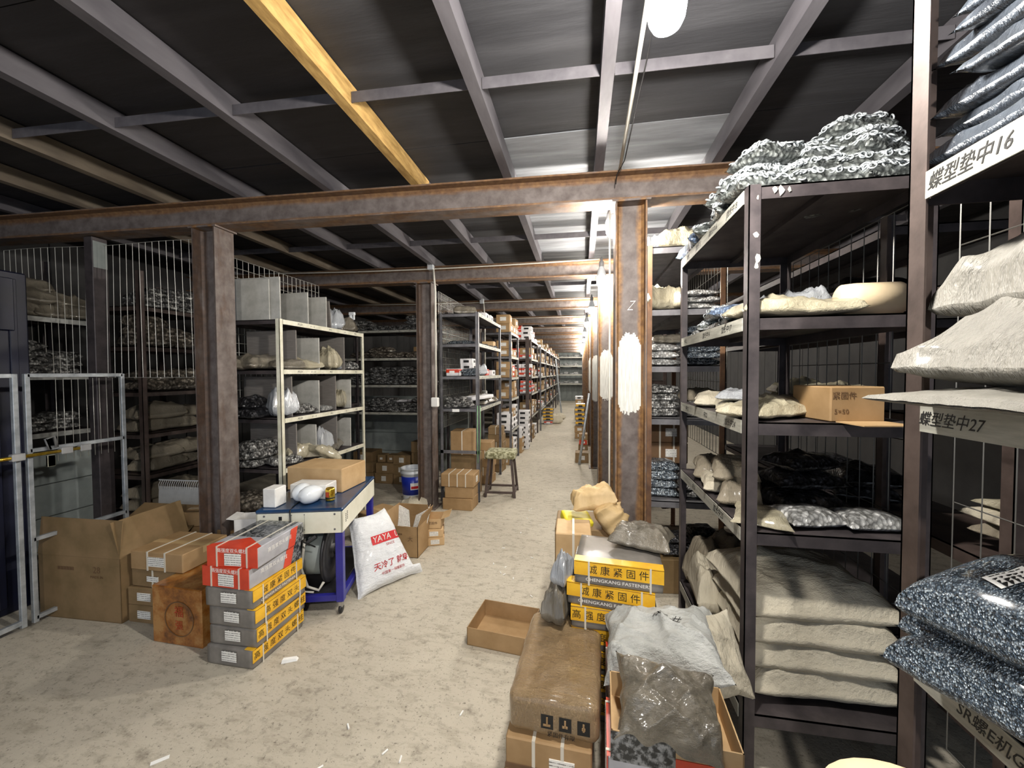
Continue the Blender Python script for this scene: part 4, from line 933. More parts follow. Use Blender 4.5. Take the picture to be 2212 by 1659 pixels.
for i, (x, y, n, m_) in enumerate(((-1.38, 5.6, 5, 'card'), (-1.36, 6.3, 6, 'card_dark'))):
    for j in range(n): carton(f'flat brown carton in the {ORD[i]} floor stack past the stool, {ORD[j]} up', (.24, .26, .12), (x+random.uniform(-.01, .01), y, j*.1215), random.uniform(-.1, .1), m_, group=gt, tape=False, straps=1 if j % 2 else 0)
o = MB().tube([(-1.245, 4.66, 1.2), (-1.25, 4.655, .9), (-1.243, 4.65, .5)], .006, 5).tube([(-1.215, 4.66, 1.2), (-1.21, 4.655, .9), (-1.22, 4.65, .6)], .005, 5).obj('green_strap', 'green_tape', None, True); tag(o, 'pale green plastic strap hanging at the near post of the mesh backed rack', 'strap')
# three cartons by the column
gg = 'three cartons beside the column'
carton('plain brown carton at the bottom of three by the column', (.36, .26, .135), (-1.42, 4.50, 0), -.03, 'card', tape=False, group=gg); carton('plain brown carton in the middle of three by the column', (.34, .25, .135), (-1.41, 4.51, .1365), .03, 'card', tape=False, group=gg)
carton('white strapped brown carton on top of three by the column', (.40, .26, .15), (-1.42, 4.50, .273), 0, 'card', straps=3, tape=False, group=gg, lab=(.07, .07), sides=('right',))
# stool
t = thing('stool', 'brown metal stool with camouflage cloth seat standing in the aisle', 'stool', (-1.035, 5.08, 0), .05)
for sx in (-1, 1):
    for sy in (-1, 1):
        MB().add([(sx*.19+a*.016, sy*.17+b*.016, 0) for a, b in ((-1, -1), (1, -1), (1, 1), (-1, 1))]+[(sx*.145+a*.016, sy*.13+b*.016, .5) for a, b in ((-1, -1), (1, -1), (1, 1), (-1, 1))], [(0, 3, 2, 1), (4, 5, 6, 7), (0, 1, 5, 4), (1, 2, 6, 5), (2, 3, 7, 6), (3, 0, 4, 7)]).obj('leg', 'steel_brown', t)
for sy in (-1, 1): MB().box(-.18, .18, sy*.165-.012, sy*.165+.012, .05, .075).obj('stretcher', 'steel_brown', t)
for sx in (-1, 1): MB().box(sx*.185-.012, sx*.185+.012, -.16, .16, .05, .075).obj('stretcher', 'steel_brown', t)
softbox('seat_cloth', .40, .36, .09, .03, 'camo', 4, 10, .01, t, .01).location = (0, 0, .485)
# pail
t = thing('pail', 'white plastic paint pail with blue printed wrap beside the column', 'bucket', (-2.13, 4.72, 0))
MB().lathe([(0, 0), (.118, 0), (.122, .01), (.14, .33), (.150, .335), (.150, .35), (.142, .352), (.144, .385), (.152, .388), (.152, .40), (.14, .40), (.137, .34), (.115, .02), (.0, .02)], n=36).obj('body', 'white_plastic', t, True)
MB().lathe([(.1275, .07), (.1412, .30)], n=36).obj('printed_wrap', 'pail_blue', t, True)
pq = MB()
for k in range(8):
    a0, a1 = -1.35+k*.12, -1.35+(k+1)*.12; r0 = .1378
    pq.add([(math.cos(a)*(r0+dz*.04), math.sin(a)*(r0+dz*.04), .19+dz) for a, dz in ((a0, -.05), (a1, -.05), (a1, .035), (a0, .035))], [(0, 1, 2, 3)])
pq.obj('label_panel', 'paper', t)
pq = MB()
for k in range(7):
    a0, a1 = -1.28+k*.12, -1.28+(k+1)*.12; r0 = .1395
    pq.add([(math.cos(a)*(r0+dz*.04), math.sin(a)*(r0+dz*.04), .175+dz) for a, dz in ((a0, -.022), (a1, -.022), (a1, .01), (a0, .01))], [(0, 1, 2, 3)])
pq.obj('label_panel', 'ink_red', t)
MB().tube([(math.cos(a)*.155, -.155*math.sin(a)*.3-.02, .36-.13*math.sin(a)) for a in np.linspace(0, PI, 12)], .003, 5).obj('bail_handle', 'wire', t, True)
# row of boxes down the aisle
g4b = 'boxes on the second aisle rack'; X4 = -1.32
box_stacks([(X4, 6.8, ['brown', 'brown']), (X4, 7.1, ['brown']), (X4, 7.35, ['brown', 'brown'])], 2.30, 'top shelf, second aisle rack', g4b); box_stacks([(X4, 6.8, ['brown', 'brown']), (X4, 7.2, ['brown'])], 1.885, 'third shelf, second aisle rack', g4b, (1, 1, .9))
box_stacks([(X4, 6.8, ['brown', 'brown']), (X4, 7.1, ['red', 'redw']), (X4, 7.35, ['brown'])], 1.52, 'second shelf, second aisle rack', g4b, (1, 1, .9)); box_stacks([(X4, 6.82, ['brown']), (X4, 7.2, ['brown', 'brown'])], 1.153, 'lower shelf, second aisle rack', g4b)
box_stacks([(X4, 6.8, ['white', 'white', 'white']), (X4, 7.1, ['white', 'white', 'brown']), (X4, 7.35, ['white']*4)], .6, 'bottom shelf, second aisle rack', g4b); box_stacks([(X4, 6.8, ['brown', 'dark', 'brown']), (X4, 7.15, ['white']*4)], 0, 'floor of the second aisle rack', g4b)
box_stacks([(-1.28, 7.85, ['brown', 'brown', 'white', 'white']), (-1.2, 8.25, ['white']*8)], 0, 'floor between the aisle racks', 'white box stacks on the floor')
g5b = 'boxes on the third aisle rack'; X5 = -1.26
box_stacks([(X5-.2, 9.1, ['redw', 'redw', 'red']), (X5+.02, 9.1, ['white', 'white', 'white']), (X5, 9.4, ['redw', 'red']), (X5, 9.7, ['redw', 'redw']), (X5, 10.1, ['white'])], 2.36, 'top shelf, third aisle rack', g5b); box_stacks([(X5-.2, 9.1, ['red', 'red']), (X5, 9.1, ['orange', 'brown']), (X5, 9.5, ['red', 'brown']), (X5, 9.9, ['dark'])], 1.92, 'fourth shelf, third aisle rack', g5b)
box_stacks([(X5-.2, 9.1, ['redw', 'redw', 'white']), (X5+.02, 9.1, ['redw', 'redw', 'white']), (X5, 9.45, ['white', 'redw']), (X5, 9.8, ['dark', 'dark'])], 1.51, 'third shelf, third aisle rack', g5b, (.95, 1, .85)); box_stacks([(X5, 9.12, ['orange', 'orange', 'orange']), (X5, 9.5, ['orange', 'orange']), (X5, 9.9, ['dark'])], 1.12, 'second shelf, third aisle rack', g5b)
box_stacks([(X5, 9.1, ['brown', 'dark']), (X5, 9.5, ['white', 'white', 'brown']), (X5, 9.9, ['dark', 'dark'])], .6, 'lower shelf, third aisle rack', g5b); box_stacks([(X5, 9.12, ['brown', 'dark', 'brown']), (X5, 9.6, ['dark', 'dark']), (X5, 10.0, ['white', 'white', 'white'])], 0, 'floor of the third aisle rack', g5b)
mix = [['dark'], ['brown', 'dark'], ['white', 'redw'], ['dark', 'dark'], ['white'], ['redw', 'brown'], ['dark', 'brown'], ['brown']]
for i, y in enumerate((10.8, 12.6, 14.4, 16.3, 18.2, 20.0)):
    for j, z in enumerate((.6, 1.1, 1.5, 1.9, 2.3)):
        if i > 3 and j < 2: continue
        box_stacks([(-1.22-.01*i, y+.25+.42*q, mix[(i*3+j*5+q*2) % 8]) for q in range(3)], z, f'{("bottom", "second", "third", "fourth", "top")[j]} shelf, {ORD[i+3]} aisle rack', 'boxes on the farther aisle racks', (.9, .9, .85))
gy = 'yellow boxes down the aisle'
box_stacks([(-1.0, 12.3, ['orange', 'yellow', 'yellow', 'yellow', 'yellow'])], 0, 'floor left of the far aisle', gy); box_stacks([(-.02, 9.75, ['brown', 'brown'])], 0, 'floor right of the aisle', 'cartons right of the aisle'); box_stacks([(-.02, 9.75, ['yellow']*5)], .31, 'the stack right of the aisle', gy, (.72, .9, 1.05))
box_stacks([(-.05, 12.6, ['white', 'brown', 'white', 'brown', 'white', 'brown', 'white'])], 0, 'floor farther right of the aisle', 'cartons right of the aisle'); box_stacks([(.02, 7.15, ['dark'])], 0, 'floor beside the leaning pipe', 'cartons right of the aisle', (.9, .9, 1.1)); box_stacks([(.04, 8.2, ['dark', 'red', 'brown'])], 0, 'floor past the leaning pipe', 'cartons right of the aisle', (.7, .8, .8))
put(CC[1], -.76, 12.4, 0, .3, (1, .8, 3.2), 'olive bag slumped by the yellow boxes far down the aisle', 'far bags'); put(CC[2], -.72, 13.6, 0, .3, (1, .9, 2.0), 'pale cloth heap on the aisle floor far back', 'far bags'); put(CC[3], -.05, 14.2, 0, .3, (.9, .9, 5), 'white sack standing far right of the aisle', 'far bags')
o = MB().tube([(-.03, 6.86, .01), (.14, 6.9, 1.24)], .022, 8).obj('pipe', 'galvanised', None, True); tag(o, 'silver pipe leaning against the third column', 'pipe')
t = thing('ladder', 'pale ladder leaning far down the aisle at left', 'ladder', (-.70, 14.6, 0))
for s in (-1, 1): MB().tube([(.0, s*.2, 0), (-.22, s*.2, 2.1)], .02, 6).obj('rail', 'galvanised', t)
for k in range(6): MB().tube([(-.035*k-.02, -.2, .2+.33*k), (-.035*k-.02, .2, .2+.33*k)], .012, 6).obj('rung', 'galvanised', t)
rack('far rack closing the end of the aisle', -1.9, .1, 21.8, 22.3, [1.0, 1.5, 1.98, 2.45], 2.5, 'steel_grey', 'edge_pale', 'Y', 1, .06)
for j, z in enumerate((1.0, 1.5, 1.98, 2.45)): fill_bags(BW, 'pale bag', f'{ORD[j]} shelf, far end rack', (-1.2, 21.95), (-.1, 21.95), z, [1, 2, 1, 2], 'bags on the far end rack', sc_=(1.1, 1.2, 1.6))
# ------------------------------------------------------------------ far left: fence, gate, racks behind
def bend(a, b): return .015*math.sin(9*a)*b
wire_panel('bent curtain of pale vertical wires hung from the first beam', (-4.55, 2.43, 1.58), (1.75, .07, 0), (0, 0, 1.02), 29, 2, m='wire', bend=bend, r=.002)
t = thing('gate', 'silver square-tube mesh gate at the left with sliding bolt', 'gate', (-3.42, 1.90, 0)); T_ = .025
gy1 = .52
for y in (0, gy1): MB().bbox(-T_/2, T_/2, y-T_/2, y+T_/2, .03, 1.61, .002).obj('gate_post', 'galvanised', t)
for z in (.06, .56, 1.125, 1.6): MB().bbox(-T_/2, T_/2, 0, gy1, z-T_/2, z+T_/2, .002).obj('rail', 'galvanised', t)
vw = MB().tube([(0, 0, 0), (0, 0, .55)], .002, 4).obj('wire', 'wire', t, True); vw.location = (0, .14, 1.03)
for k in range(1, 10):
    o = bpy.data.objects.new('wire', vw.data); COL.objects.link(o); o.parent = t; o.location = (random.uniform(-.006, .006), .14+.04*k, 1.03)
t = thing('gate', 'left leaf of the silver gate, cut by the frame', 'gate', (-3.42, 1.845, 0)); MB().bbox(-T_/2, T_/2, -T_/2, T_/2, .03, 1.61, .002).obj('gate_post', 'galvanised', t)
MB().bbox(-T_/2, T_/2, -.7, -T_/2, 1.585, 1.61, .002).obj('rail', 'galvanised', t); MB().bbox(-T_/2, T_/2, -.7, -T_/2, .05, .08, .002).obj('rail', 'galvanised', t)
t = thing('gate_bolt', 'brass coloured sliding bolt and hasp across the gate leaves', 'bolt', (-3.385, 1.86, 1.10))
MB().tube([(0, -.45, 0), (0, .33, 0)], .011, 10).obj('rod', 'gold', t, True); mb = MB()
for y in (-.2, -.03, .2, .3): MB().bbox(-.02, .016, y-.03, y+.03, -.022, .022, .004).obj('bracket', 'porcelain', t); MB().bbox(-.005, .012, .10, .14, -.09, -.015, .003).obj('hasp', 'cream_paint', t); MB().tube([(0, .12, .02), (.0, .10, .09), (0, .14, .10), (0, .155, .03)], .01, 6).obj('handle', 'porcelain', t, True)
t = thing('blue_locker', 'dark blue ribbed steel locker behind the gate at far left', 'locker', (-4.02, 1.82, 0))
MB().bbox(-.25, .25, -.55, .30, 0, 2.3, .01).obj('body', 'blue_dark', t)
for k in range(8): MB().bbox(.25, .262, -.5+.1*k, -.46+.1*k, .05, 2.25, .004).obj('rib', 'blue_dark', t)
MB().bbox(.262, .275, .12, .22, 1.9, 2.25, .02).obj('rolled_top', 'blue_dark', t)
t = thing('grey_panel_screen', 'grey sheet metal screen with horizontal seams behind the gate', 'screen', (-4.02, 2.13, 0))
for k in range(4): MB().bbox(-.015, .015, 0, .62, .02+.25*k, .265+.25*k, .006).obj('panel', 'wall_panel', t)
rack('dark rack of bags behind the bent wire curtain', -4.3, -3.74, 2.80, 3.42, [.36, .72, 1.08, 1.45, 1.85, 2.2], 2.5, 'steel_brown', None, 'X', 1, .04)
rack('dark rack behind the grey screen, far left', -4.65, -4.1, 1.85, 2.74, [.5, 1.15, 1.6, 2.05], 2.6, 'steel_dark', 'edge_grey', 'X', 1, .035)
gl = 'bags behind the wire curtain'
for z, e4, c, d in ((.72, CT, [2, 2], 'brown sack'), (1.08, CT, [2, 2], 'tan sack'), (1.45, BR, [3, 3, 2], 'brown nut bag'), (1.85, BR, [4, 3, 3], 'brown bag'), (2.2, BG, [3, 4, 4], 'shiny grey bag'), (.36, CT, [2, 2], 'dull sack')):
    fill_bags(e4, d, f'shelf at {("knee", "waist", "chest", "eye", "overhead", "ankle")[[.72, 1.08, 1.45, 1.85, 2.2, .36].index(z)]} height, behind curtain', (-3.92, 2.92), (-3.92, 3.32), z, [max(2, q_-1) for q_ in c], gl, rz=1.5, sc_=(1.1, 1.2, 1.5))
for z, e4, c, d in ((1.15, BG, [3, 3, 3], 'grey bag'), (1.6, BG, [4, 5, 4], 'speckled grey bag'), (2.05, FG, [3, 4, 3], 'shiny plastic bag')):
    fill_bags(e4, d, f'{("lower", "middle", "top")[[1.15, 1.6, 2.05].index(z)]} shelf, far left rack', (-4.25, 1.95), (-4.25, 2.65), z, [q_-1 for q_ in c], gl, rz=1.5, sc_=(1.1, 1.3, 1.5))
t = thing('pillar', 'dark pillar with a pale patch behind the bent wires', 'post', (-3.68, 2.46, 0)); MB().bbox(-.04, .04, -.05, .05, 0, 2.65, .004).obj('profile', 'steel_dark', t); MB().box(.04, .0415, -.045, .045, 2.42, 2.62).obj('pale_patch', 'wall_panel', t)
# white board with spiral fringe
t = thing('fringed_board', 'white board with a spiral fringed top edge leaning behind the cartons', 'board', (-3.32, 2.83, 0), -.02); t.rotation_euler = (-.06, 0, .05)
MB().add([(-.34, 0, .05), (.40, 0, .05), (.40, 0, .50), (.33, 0, .52), (.30, 0, .62), (-.34, 0, .62), (-.34, .012, .05), (.40, .012, .05), (.40, .012, .50), (.33, .012, .52), (.30, .012, .62), (-.34, .012, .62)], [(0, 1, 2, 3, 4, 5), (11, 10, 9, 8, 7, 6), (0, 6, 7, 1), (1, 7, 8, 2), (2, 8, 9, 3), (3, 9, 10, 4), (4, 10, 11, 5), (5, 11, 6, 0)]).obj('sheet', 'white_card', t)
mb = MB()
for k in range(30): mb.tube([(-.33+.021*k, -.008, .60), (-.328+.021*k, -.012, .64), (-.324+.021*k, .0, .675)], .003, 4)
fo = mb.obj('fringe', 'white_card', t); fo['kind'] = 'stuff'; MB().box(-.34, .30, -.004, .004, .672, .682).obj('top_rim', 'white_card', t)
t = thing('pale_post', 'short pale post beside the left column', 'post', (-2.99, 2.87, 0)); MB().bbox(-.012, .012, -.012, .012, 0, 1.06, .003).obj('post', 'galvanised', t)
# ------------------------------------------------------------------ cartons on the left floor
bc = open_carton('large open brown carton by the gate with faded print', (.64, .46, .42), (-3.235, 2.235, 0), .03, 'card_dark', [('y', 84), ('X', 74), ('Y', 150)], .24)
text('\u25a0\u25a0\u25a0\u25a0\u25a0\u25a0', .03, 'card_wall', bc, (-.10, -.2315, .335), R_FRONT, 'faded_print', sx=.8); text('28', .06, 'card_wall', bc, (.14, -.2315, .335), R_FRONT, 'faded_print'); text('MADE IN', .025, 'card_wall', bc, (.14, -.2315, .29), R_FRONT, 'faded_print')
gq = 'taped cartons stacked beside the large open carton'
carton('lowest taped carton beside the large open one', (.25, .3, .115), (-2.765, 2.19, 0), 0, 'card_dark', lab=(.10, .05), group=gq); carton('second taped carton up beside the large open one', (.25, .3, .115), (-2.765, 2.19, .1165), .02, 'card_dark', lab=(.10, .05), group=gq)
carton('third taped carton up with torn labels', (.34, .3, .115), (-2.70, 2.20, .233), -.02, 'card_dark', lab=(.09, .035), straps=1, group=gq); carton('top taped carton with a greenish label', (.40, .32, .12), (-2.66, 2.20, .3495), 0, 'card', lab=(.12, .06), straps=2, group=gq)
so = carton('rust stained carton with round faded stamp', (.36, .36, .345), (-2.345, 2.085, 0), -.03, 'card_stained', tapem='card_stained')
mb = MB()
for k in range(28):
    a0, a1 = 2*PI*k/28, 2*PI*(k+1)/28
    mb.add([(.02+math.cos(a)*r, -.1825, .16+math.sin(a)*r) for a, r in ((a0, .10), (a1, .10), (a1, .106), (a0, .106))], [(0, 1, 2, 3)])
mb.obj('stamp_ring', 'card_wall', so); text('\u798f', .07, 'rust_red', so, (.02, -.183, .20), R_FRONT, 'stamp'); text('\u5f35', .06, 'rust_red', so, (.02, -.183, .12), R_FRONT, 'stamp')
carton('brown carton with white address label behind the stained one', (.42, .28, .22), (-2.47, 2.62, .22), 0, 'card', lab=(.11, .08), lab_dx=-.08); carton('brown carton on the floor beneath the labelled carton', (.44, .3, .218), (-2.47, 2.62, 0), 0, 'card_dark')
carton('long flat brown carton under the small taped one', (.5, .3, .22), (-3.0, 2.66, 0), 0, 'card_dark'); carton('second long brown carton under the small taped one', (.46, .28, .21), (-2.98, 2.66, .221), 0, 'card')
carton('small brown carton with tape on top of the left cartons', (.22, .2, .11), (-2.94, 2.62, .433), .25, 'card', lab=(.001, .001))
ob = open_carton('small white open box lying on the brown cartons', (.22, .15, .12), (-2.36, 2.50, .442), .35, 'white_card', [('x', 170)], .05)
# ------------------------------------------------------------------ fastener boxes
def fbox(label, loc, rz, kind='yellow', words='\u8bda\u5eb7\u7d27\u56fa\u4ef6', sub='CHENGKANG FASTENERS', L=.38, W=.30, h=.108, group=None, low=False):
    t = thing('fastener_box', label, 'box', loc, rz, group); e = .0012
    if kind == 'yellow':
        softbox('body', L, W, h, .008, 'box_grey', int(loc[2]*1000) % 97, 10, .0025, t)
        a, b = (h*.42, h*.97) if not low else (h*.35, h*.95)
        MB().box(-L/2-e, L/2+e, -W/2-.004, -W/2, a, b).box(-L/2-e, L/2+e, -W/2-.004, -W/2+.05, h, h+.0035).obj('yellow_band', 'box_yellow', t)
        text(' '.join(words), .043, 'marker', t, (.0, -W/2-.0045, (a+b)/2-.002), R_FRONT, sx=1.0)
        if sub: text(sub, .021, 'ink_white', t, (.0, -W/2-.0035, h*.25), R_FRONT, sx=1.15)
        for x in (-L*.33, L*.36): MB().box(x-.004, x+.004, -W/2-.006, -W/2-.0045, .0, h+.004).obj('strap', 'strap', t)
        MB().box(-L/2-.006, -L/2-.004, -.05, .045, h*.3, h*.82).obj('end_label', 'label_print', t)
    else:
        MB().bbox(-L/2, L/2, -W/2, W/2, 0, h, .004).obj('body', 'box_silver', t)
        MB().box(-L/2-.003, -L/2, -W/2-.001, W/2+.001, 0, h+.002).add([(-L/2, -W/2, h+.0015), (-L/2+.03, -W/2, h+.0015), (-L/2+.13, 0, h+.0015), (-L/2+.03, W/2, h+.0015), (-L/2, W/2, h+.0015)], [(0, 1, 2, 3, 4)]).obj('red_end', 'box_red', t)
        MB().add([(L*.12, -W/2-.002, 0), (L*.28, -W/2-.002, 0), (L*.36, -W/2-.002, h), (L*.2, -W/2-.002, h)], [(0, 1, 2, 3)]).obj('red_slash', 'box_red', t)
        MB().add([(L*.28, -W/2-.002, 0), (L*.5, -W/2-.002, 0), (L*.5, -W/2-.002, h), (L*.36, -W/2-.002, h)], [(0, 1, 2, 3)]).box(-L/2+.14, L/2, -W/2+.03, W/2, h, h+.0016).obj('photo_print', 'box_photo', t)
        text('\u9ad8\u5f3a\u5ea6\u53cc\u5934\u87ba\u67f1', .028, 'ink_white', t, (-.02, -W/2-.003, h*.6), R_FRONT)
        text('\u9ad8\u5f3a\u5ea6\u53cc\u5934\u87ba\u67f1', .026, 'ink_white', t, (-L/2-.0035, .0, h*.82), R_NX)
        MB().box(-L/2-.005, -L/2-.003, -.055, .045, h*.08, h*.7).obj('end_label', 'label_print', t)
        for y in (-.09, .09): MB().box(-L/2-.006, -L/2-.003, y-.004, y+.004, 0, h+.002).box(-L/2-.006, L/2, y-.004, y+.004, h+.0018, h+.004).obj('strap', 'strap', t)
    return t
gp = 'fastener boxes in the left pile'
LB = '\u9ad8\u5f3a\u5ea6\u53cc\u5934\u87ba\u67f1'
yw = [(LB, None, True), (LB, None, True), ('\u9ad8\u5f3a\u5ea6\u53cc\u5934', None, True), ('\u8bda\u5eb7\u7d27\u56fa\u4ef6', 'CHENGKANG FASTENERS', False)]
for k, (w_, s_, low) in enumerate(yw):
    fbox(f'grey and yellow bolt box, {("bottom", "second from bottom", "third from bottom", "fourth from bottom")[k]} of the left floor pile', (-1.885+.008*((k*7) % 3)-.006, 2.0+.006*((k*5) % 3), .1085*k), PI/2-.02+.03*((k*3) % 2), 'yellow', w_, s_, group=gp, low=low)
fbox('red and silver bolt box, fifth up in the left floor pile', (-1.90, 2.0, .4395), PI/2-.03, 'red', group=gp); fbox('red and silver bolt box on top of the left floor pile', (-1.88, 2.01, .5505), PI/2+.05, 'red', group=gp)
t = MB().add([(-.04, -.01, 0), (.04, -.012, 0), (.045, .012, 0), (-.03, .014, 0), (-.035, -.006, .018), (.035, -.008, .012), (.035, .008, .016), (-.03, .01, .02)], [(0, 3, 2, 1), (4, 5, 6, 7), (0, 1, 5, 4), (1, 2, 6, 5), (2, 3, 7, 6), (3, 0, 4, 7)]).obj('paper_scrap', 'paper'); t.location = (-1.60, 1.90, .001); t.rotation_euler = (0, 0, .5); tag(t, 'crumpled white paper scrap on the floor by the left box pile', 'scrap')
t = MB().box(-.03, .03, -.009, .009, 0, .002).obj('paper_scrap', 'paper'); t.location = (-1.72, 1.31, 0.001); t.rotation_euler = (0, 0, .75); tag(t, 'flat cream strip of paper on the floor at bottom left', 'scrap')
# ------------------------------------------------------------------ machine table
tx, ty, ta = -1.909, 2.646, math.radians(15)
t = thing('machine_table', 'cream strapping machine table with dark blue top and blue legs on casters', 'table', (tx, ty, 0), ta); TW, TD = .54, .80
MB().bbox(-TW/2-.004, TW/2+.004, -TD/2-.004, TD/2+.004, .695, .72, .008).obj('table_top', 'blue_top', t)
mb = MB(); mb.bbox(-TW/2, TW/2, -TD/2, -TD/2+.012, .555, .695, .002); mb.bbox(-TW/2, TW/2, TD/2-.012, TD/2, .555, .695, .002); mb.bbox(-TW/2, -TW/2+.012, -TD/2, TD/2, .555, .695, .002); mb.bbox(TW/2-.012, TW/2, -TD/2, TD/2, .555, .695, .002)
ap = mb.obj('apron', 'machine_cream', t)
for (x, z) in ((-.22, .68), (.22, .68), (.22, .58), (0.03, .683), (-.05, .683), (.03, .583)): MB().lathe([(.0, -.0025), (.006 if abs(x) > .1 else .003, -.002), (.007 if abs(x) > .1 else .0035, .0)], (x, -TD/2-.0005, z), 'Y', 10).obj('screw', 'steel_grey', ap)
mb = MB()
for r in range(2):
    for k in range(5): mb.box(TW/2, TW/2+.001, -.34+.03*r, -.325+.03*r, .605+.012*k+.008*r, .611+.012*k+.008*r)
mb.obj('vent_slots', 'marker', ap)
mb = MB(); mb.box(-.05, -.0488, -TD/2-.0008, -TD/2, .56, .685); mb.box(.03, .0312, -TD/2-.0008, -TD/2, .56, .685); mb.box(-.05, .03, -TD/2-.0008, -TD/2, .587, .5882); mb.obj('panel_seam', 'steel_grey', ap)
mb = MB()
for k in range(16):
    a0, a1 = PI*k/15, PI*(k+1)/15
    for R_ in (.018, .025): mb.add([(-.15+math.cos(a)*(R_+d), -TD/2-.001, .615+math.sin(a)*(R_+d)) for a, d in ((a0, 0), (a1, 0), (a1, .0015), (a0, .0015))], [(0, 1, 2, 3)])
mb.box(-.13, -.11, -TD/2-.001, -TD/2, .65, .675).box(-.2, -.175, -TD/2-.001, -TD/2, .645, .648); mb.obj('printed_diagram', 'marker', ap)
for sx in (-1, 1):
    for sy in (-1, 1):
        x, y = sx*(TW/2-.03), sy*(TD/2-.035); MB().bbox(x-.024, x+.024, y-.024, y+.024, .085, .555, .003).obj('leg', 'blue_paint', t)
        cs = MB().bbox(x-.014, x+.014, y-.02, y+.02, .045, .085, .003).obj('caster', 'chrome', t); MB().lathe([(.0, -.011), (.026, -.011), (.032, -.006), (.032, .006), (.026, .011), (.0, .011)], (x, y, .032), 'X', 20).obj('wheel', 'rubber', cs, True)
for sy in (-1, 1): MB().bbox(-TW/2+.03, TW/2-.03, sy*(TD/2-.035)-.018, sy*(TD/2-.035)+.018, .09, .13, .002).obj('frame_rail', 'blue_paint', t)
for sx in (-1, 1): MB().bbox(sx*(TW/2-.03)-.018, sx*(TW/2-.03)+.018, -TD/2+.05, TD/2-.05, .09, .13, .002).obj('frame_rail', 'blue_paint', t)
MB().bbox(-TW/2+.05, TW/2-.05, -TD/2+.05, TD/2-.05, .125, .135, .002).obj('base_tray', 'rubber', t)
MB().lathe([(.0, -.01), (.2, -.01), (.207, -.004), (.207, .004), (.2, .012), (.16, .012), (.15, .004), (.05, .004), (.05, .02), (.0, .02)], (.12, -.18, .345), 'X', 40).obj('strap_reel', 'rubber', t, True)
MB().lathe([(.0, -.18), (.15, -.18), (.15, .0), (.0, .0)], (.11, -.18, .345), 'X', 32).obj('reel_drum', 'wall_panel', t, True)
MB().lathe([(.02, .0), (.028, .0), (.028, .05), (.0, .05)], (.14, -.18, .345), 'X', 14).obj('reel_hub', 'chrome', t, True)
mb = MB(); mb.bbox(-.22, -.08, -.32, -.2, .42, .54, .01).bbox(-.06, .0, -.33, -.25, .48, .55, .006).tube([(-.1, -.3, .5), (.0, -.32, .46), (.06, -.3, .5)], .012, 6); mb.obj('mechanism', 'steel_grey', t)
MB().tube([(.0, -.33, .50), (-.02, -.345, .3), (.02, -.35, .18), (.09, -.345, .15), (.12, -.34, .2)], .009, 7).tube([(-.03, -.33, .5), (-.05, -.35, .28), (.0, -.355, .15), (.06, -.35, .14)], .007, 7).obj('hose', 'conduit', t, True)
def tl(x, y, z=.7205):
    c, s = math.cos(ta), math.sin(ta); return (tx+c*x-s*y, ty+s*x+c*y, z)
o = MB().tube([tl(-.06, -.1, .724), tl(-.065, -.25, .723), tl(-.06, -.36, .7235), tl(-.055, -.41, .715), tl(-.05, -.415, .60), tl(-.04, -.413, .55), tl(.0, -.38, .5), tl(.08, -.36, .45)], .0042, 6).obj('power_cord', 'cable', None, True); tag(o, 'thin black power cord trailing over the edge of the machine table', 'cable')
carton('large plain brown carton on the machine table', (.46, .32, .175), tl(-.02, .15), math.radians(-5)+ta*.3, 'card_light', tape=False)
carton('white carton with small print lying on the machine table', (.27, .14, .10), tl(-.02, -.12), ta*.3, 'white_card', tape=False)
wb = carton('small white bulb box standing at the left table corner', (.09, .11, .125), tl(-.20, -.30), ta-.18, 'white_card', tape=False)
for i, (x, y, rz, d) in enumerate(((-.06, -.20, 1.2, 'big white bulb lying on the table, behind the other'), (.03, -.265, 1.75, 'big white bulb lying on the table, its round face to the camera'))):
    p = tl(x, y); t = thing('light_bulb', d, 'bulb', p, 0, 'loose bulbs on the table'); t.rotation_euler = (0, 0, -rz)
    MB().lathe([(.0, .095), (.03, .09), (.05, .07), (.06, .035), (.06, .0), (.052, -.03), (.035, -.06), (.024, -.075)], (0, 0, .06), 'X', 28).obj('globe', 'white_plastic', t, True)
    MB().lathe([(.024, -.075), (.022, -.1), (.014, -.11), (.0, -.112)], (0, 0, .06), 'X', 16).obj('screw_base', 'chrome', t, True)
t = thing('drink_can', 'short golden drink can on the machine table', 'can', tl(.135, -.235)); MB().lathe([(.0, .004), (.022, .004), (.026, .0), (.031, .008), (.031, .078), (.027, .088), (.025, .088), (.025, .084), (.0, .084)], n=28).obj('body', 'gold', t, True)
MB().lathe([(.0315, .018), (.0315, .026)], n=28).obj('band', 'marker', t, True); MB().bbox(-.012, .012, -.0335, -.031, .03, .066, .001).obj('emblem', 'rust_red', t)
# ------------------------------------------------------------------ printed white sack
sk = bag_mesh('sack', 'sack_white', .42, .62, .15, seed=33, nx=48, ny=64, wr=.010, fd=.016, pw=3.2, corner=.05)
w_ = Vector((.54, .84, 0)).normalized(); d_ = Vector((-.46, .22, .86)); d_ = (d_-w_*d_.dot(w_)).normalized(); n_ = w_.cross(d_)
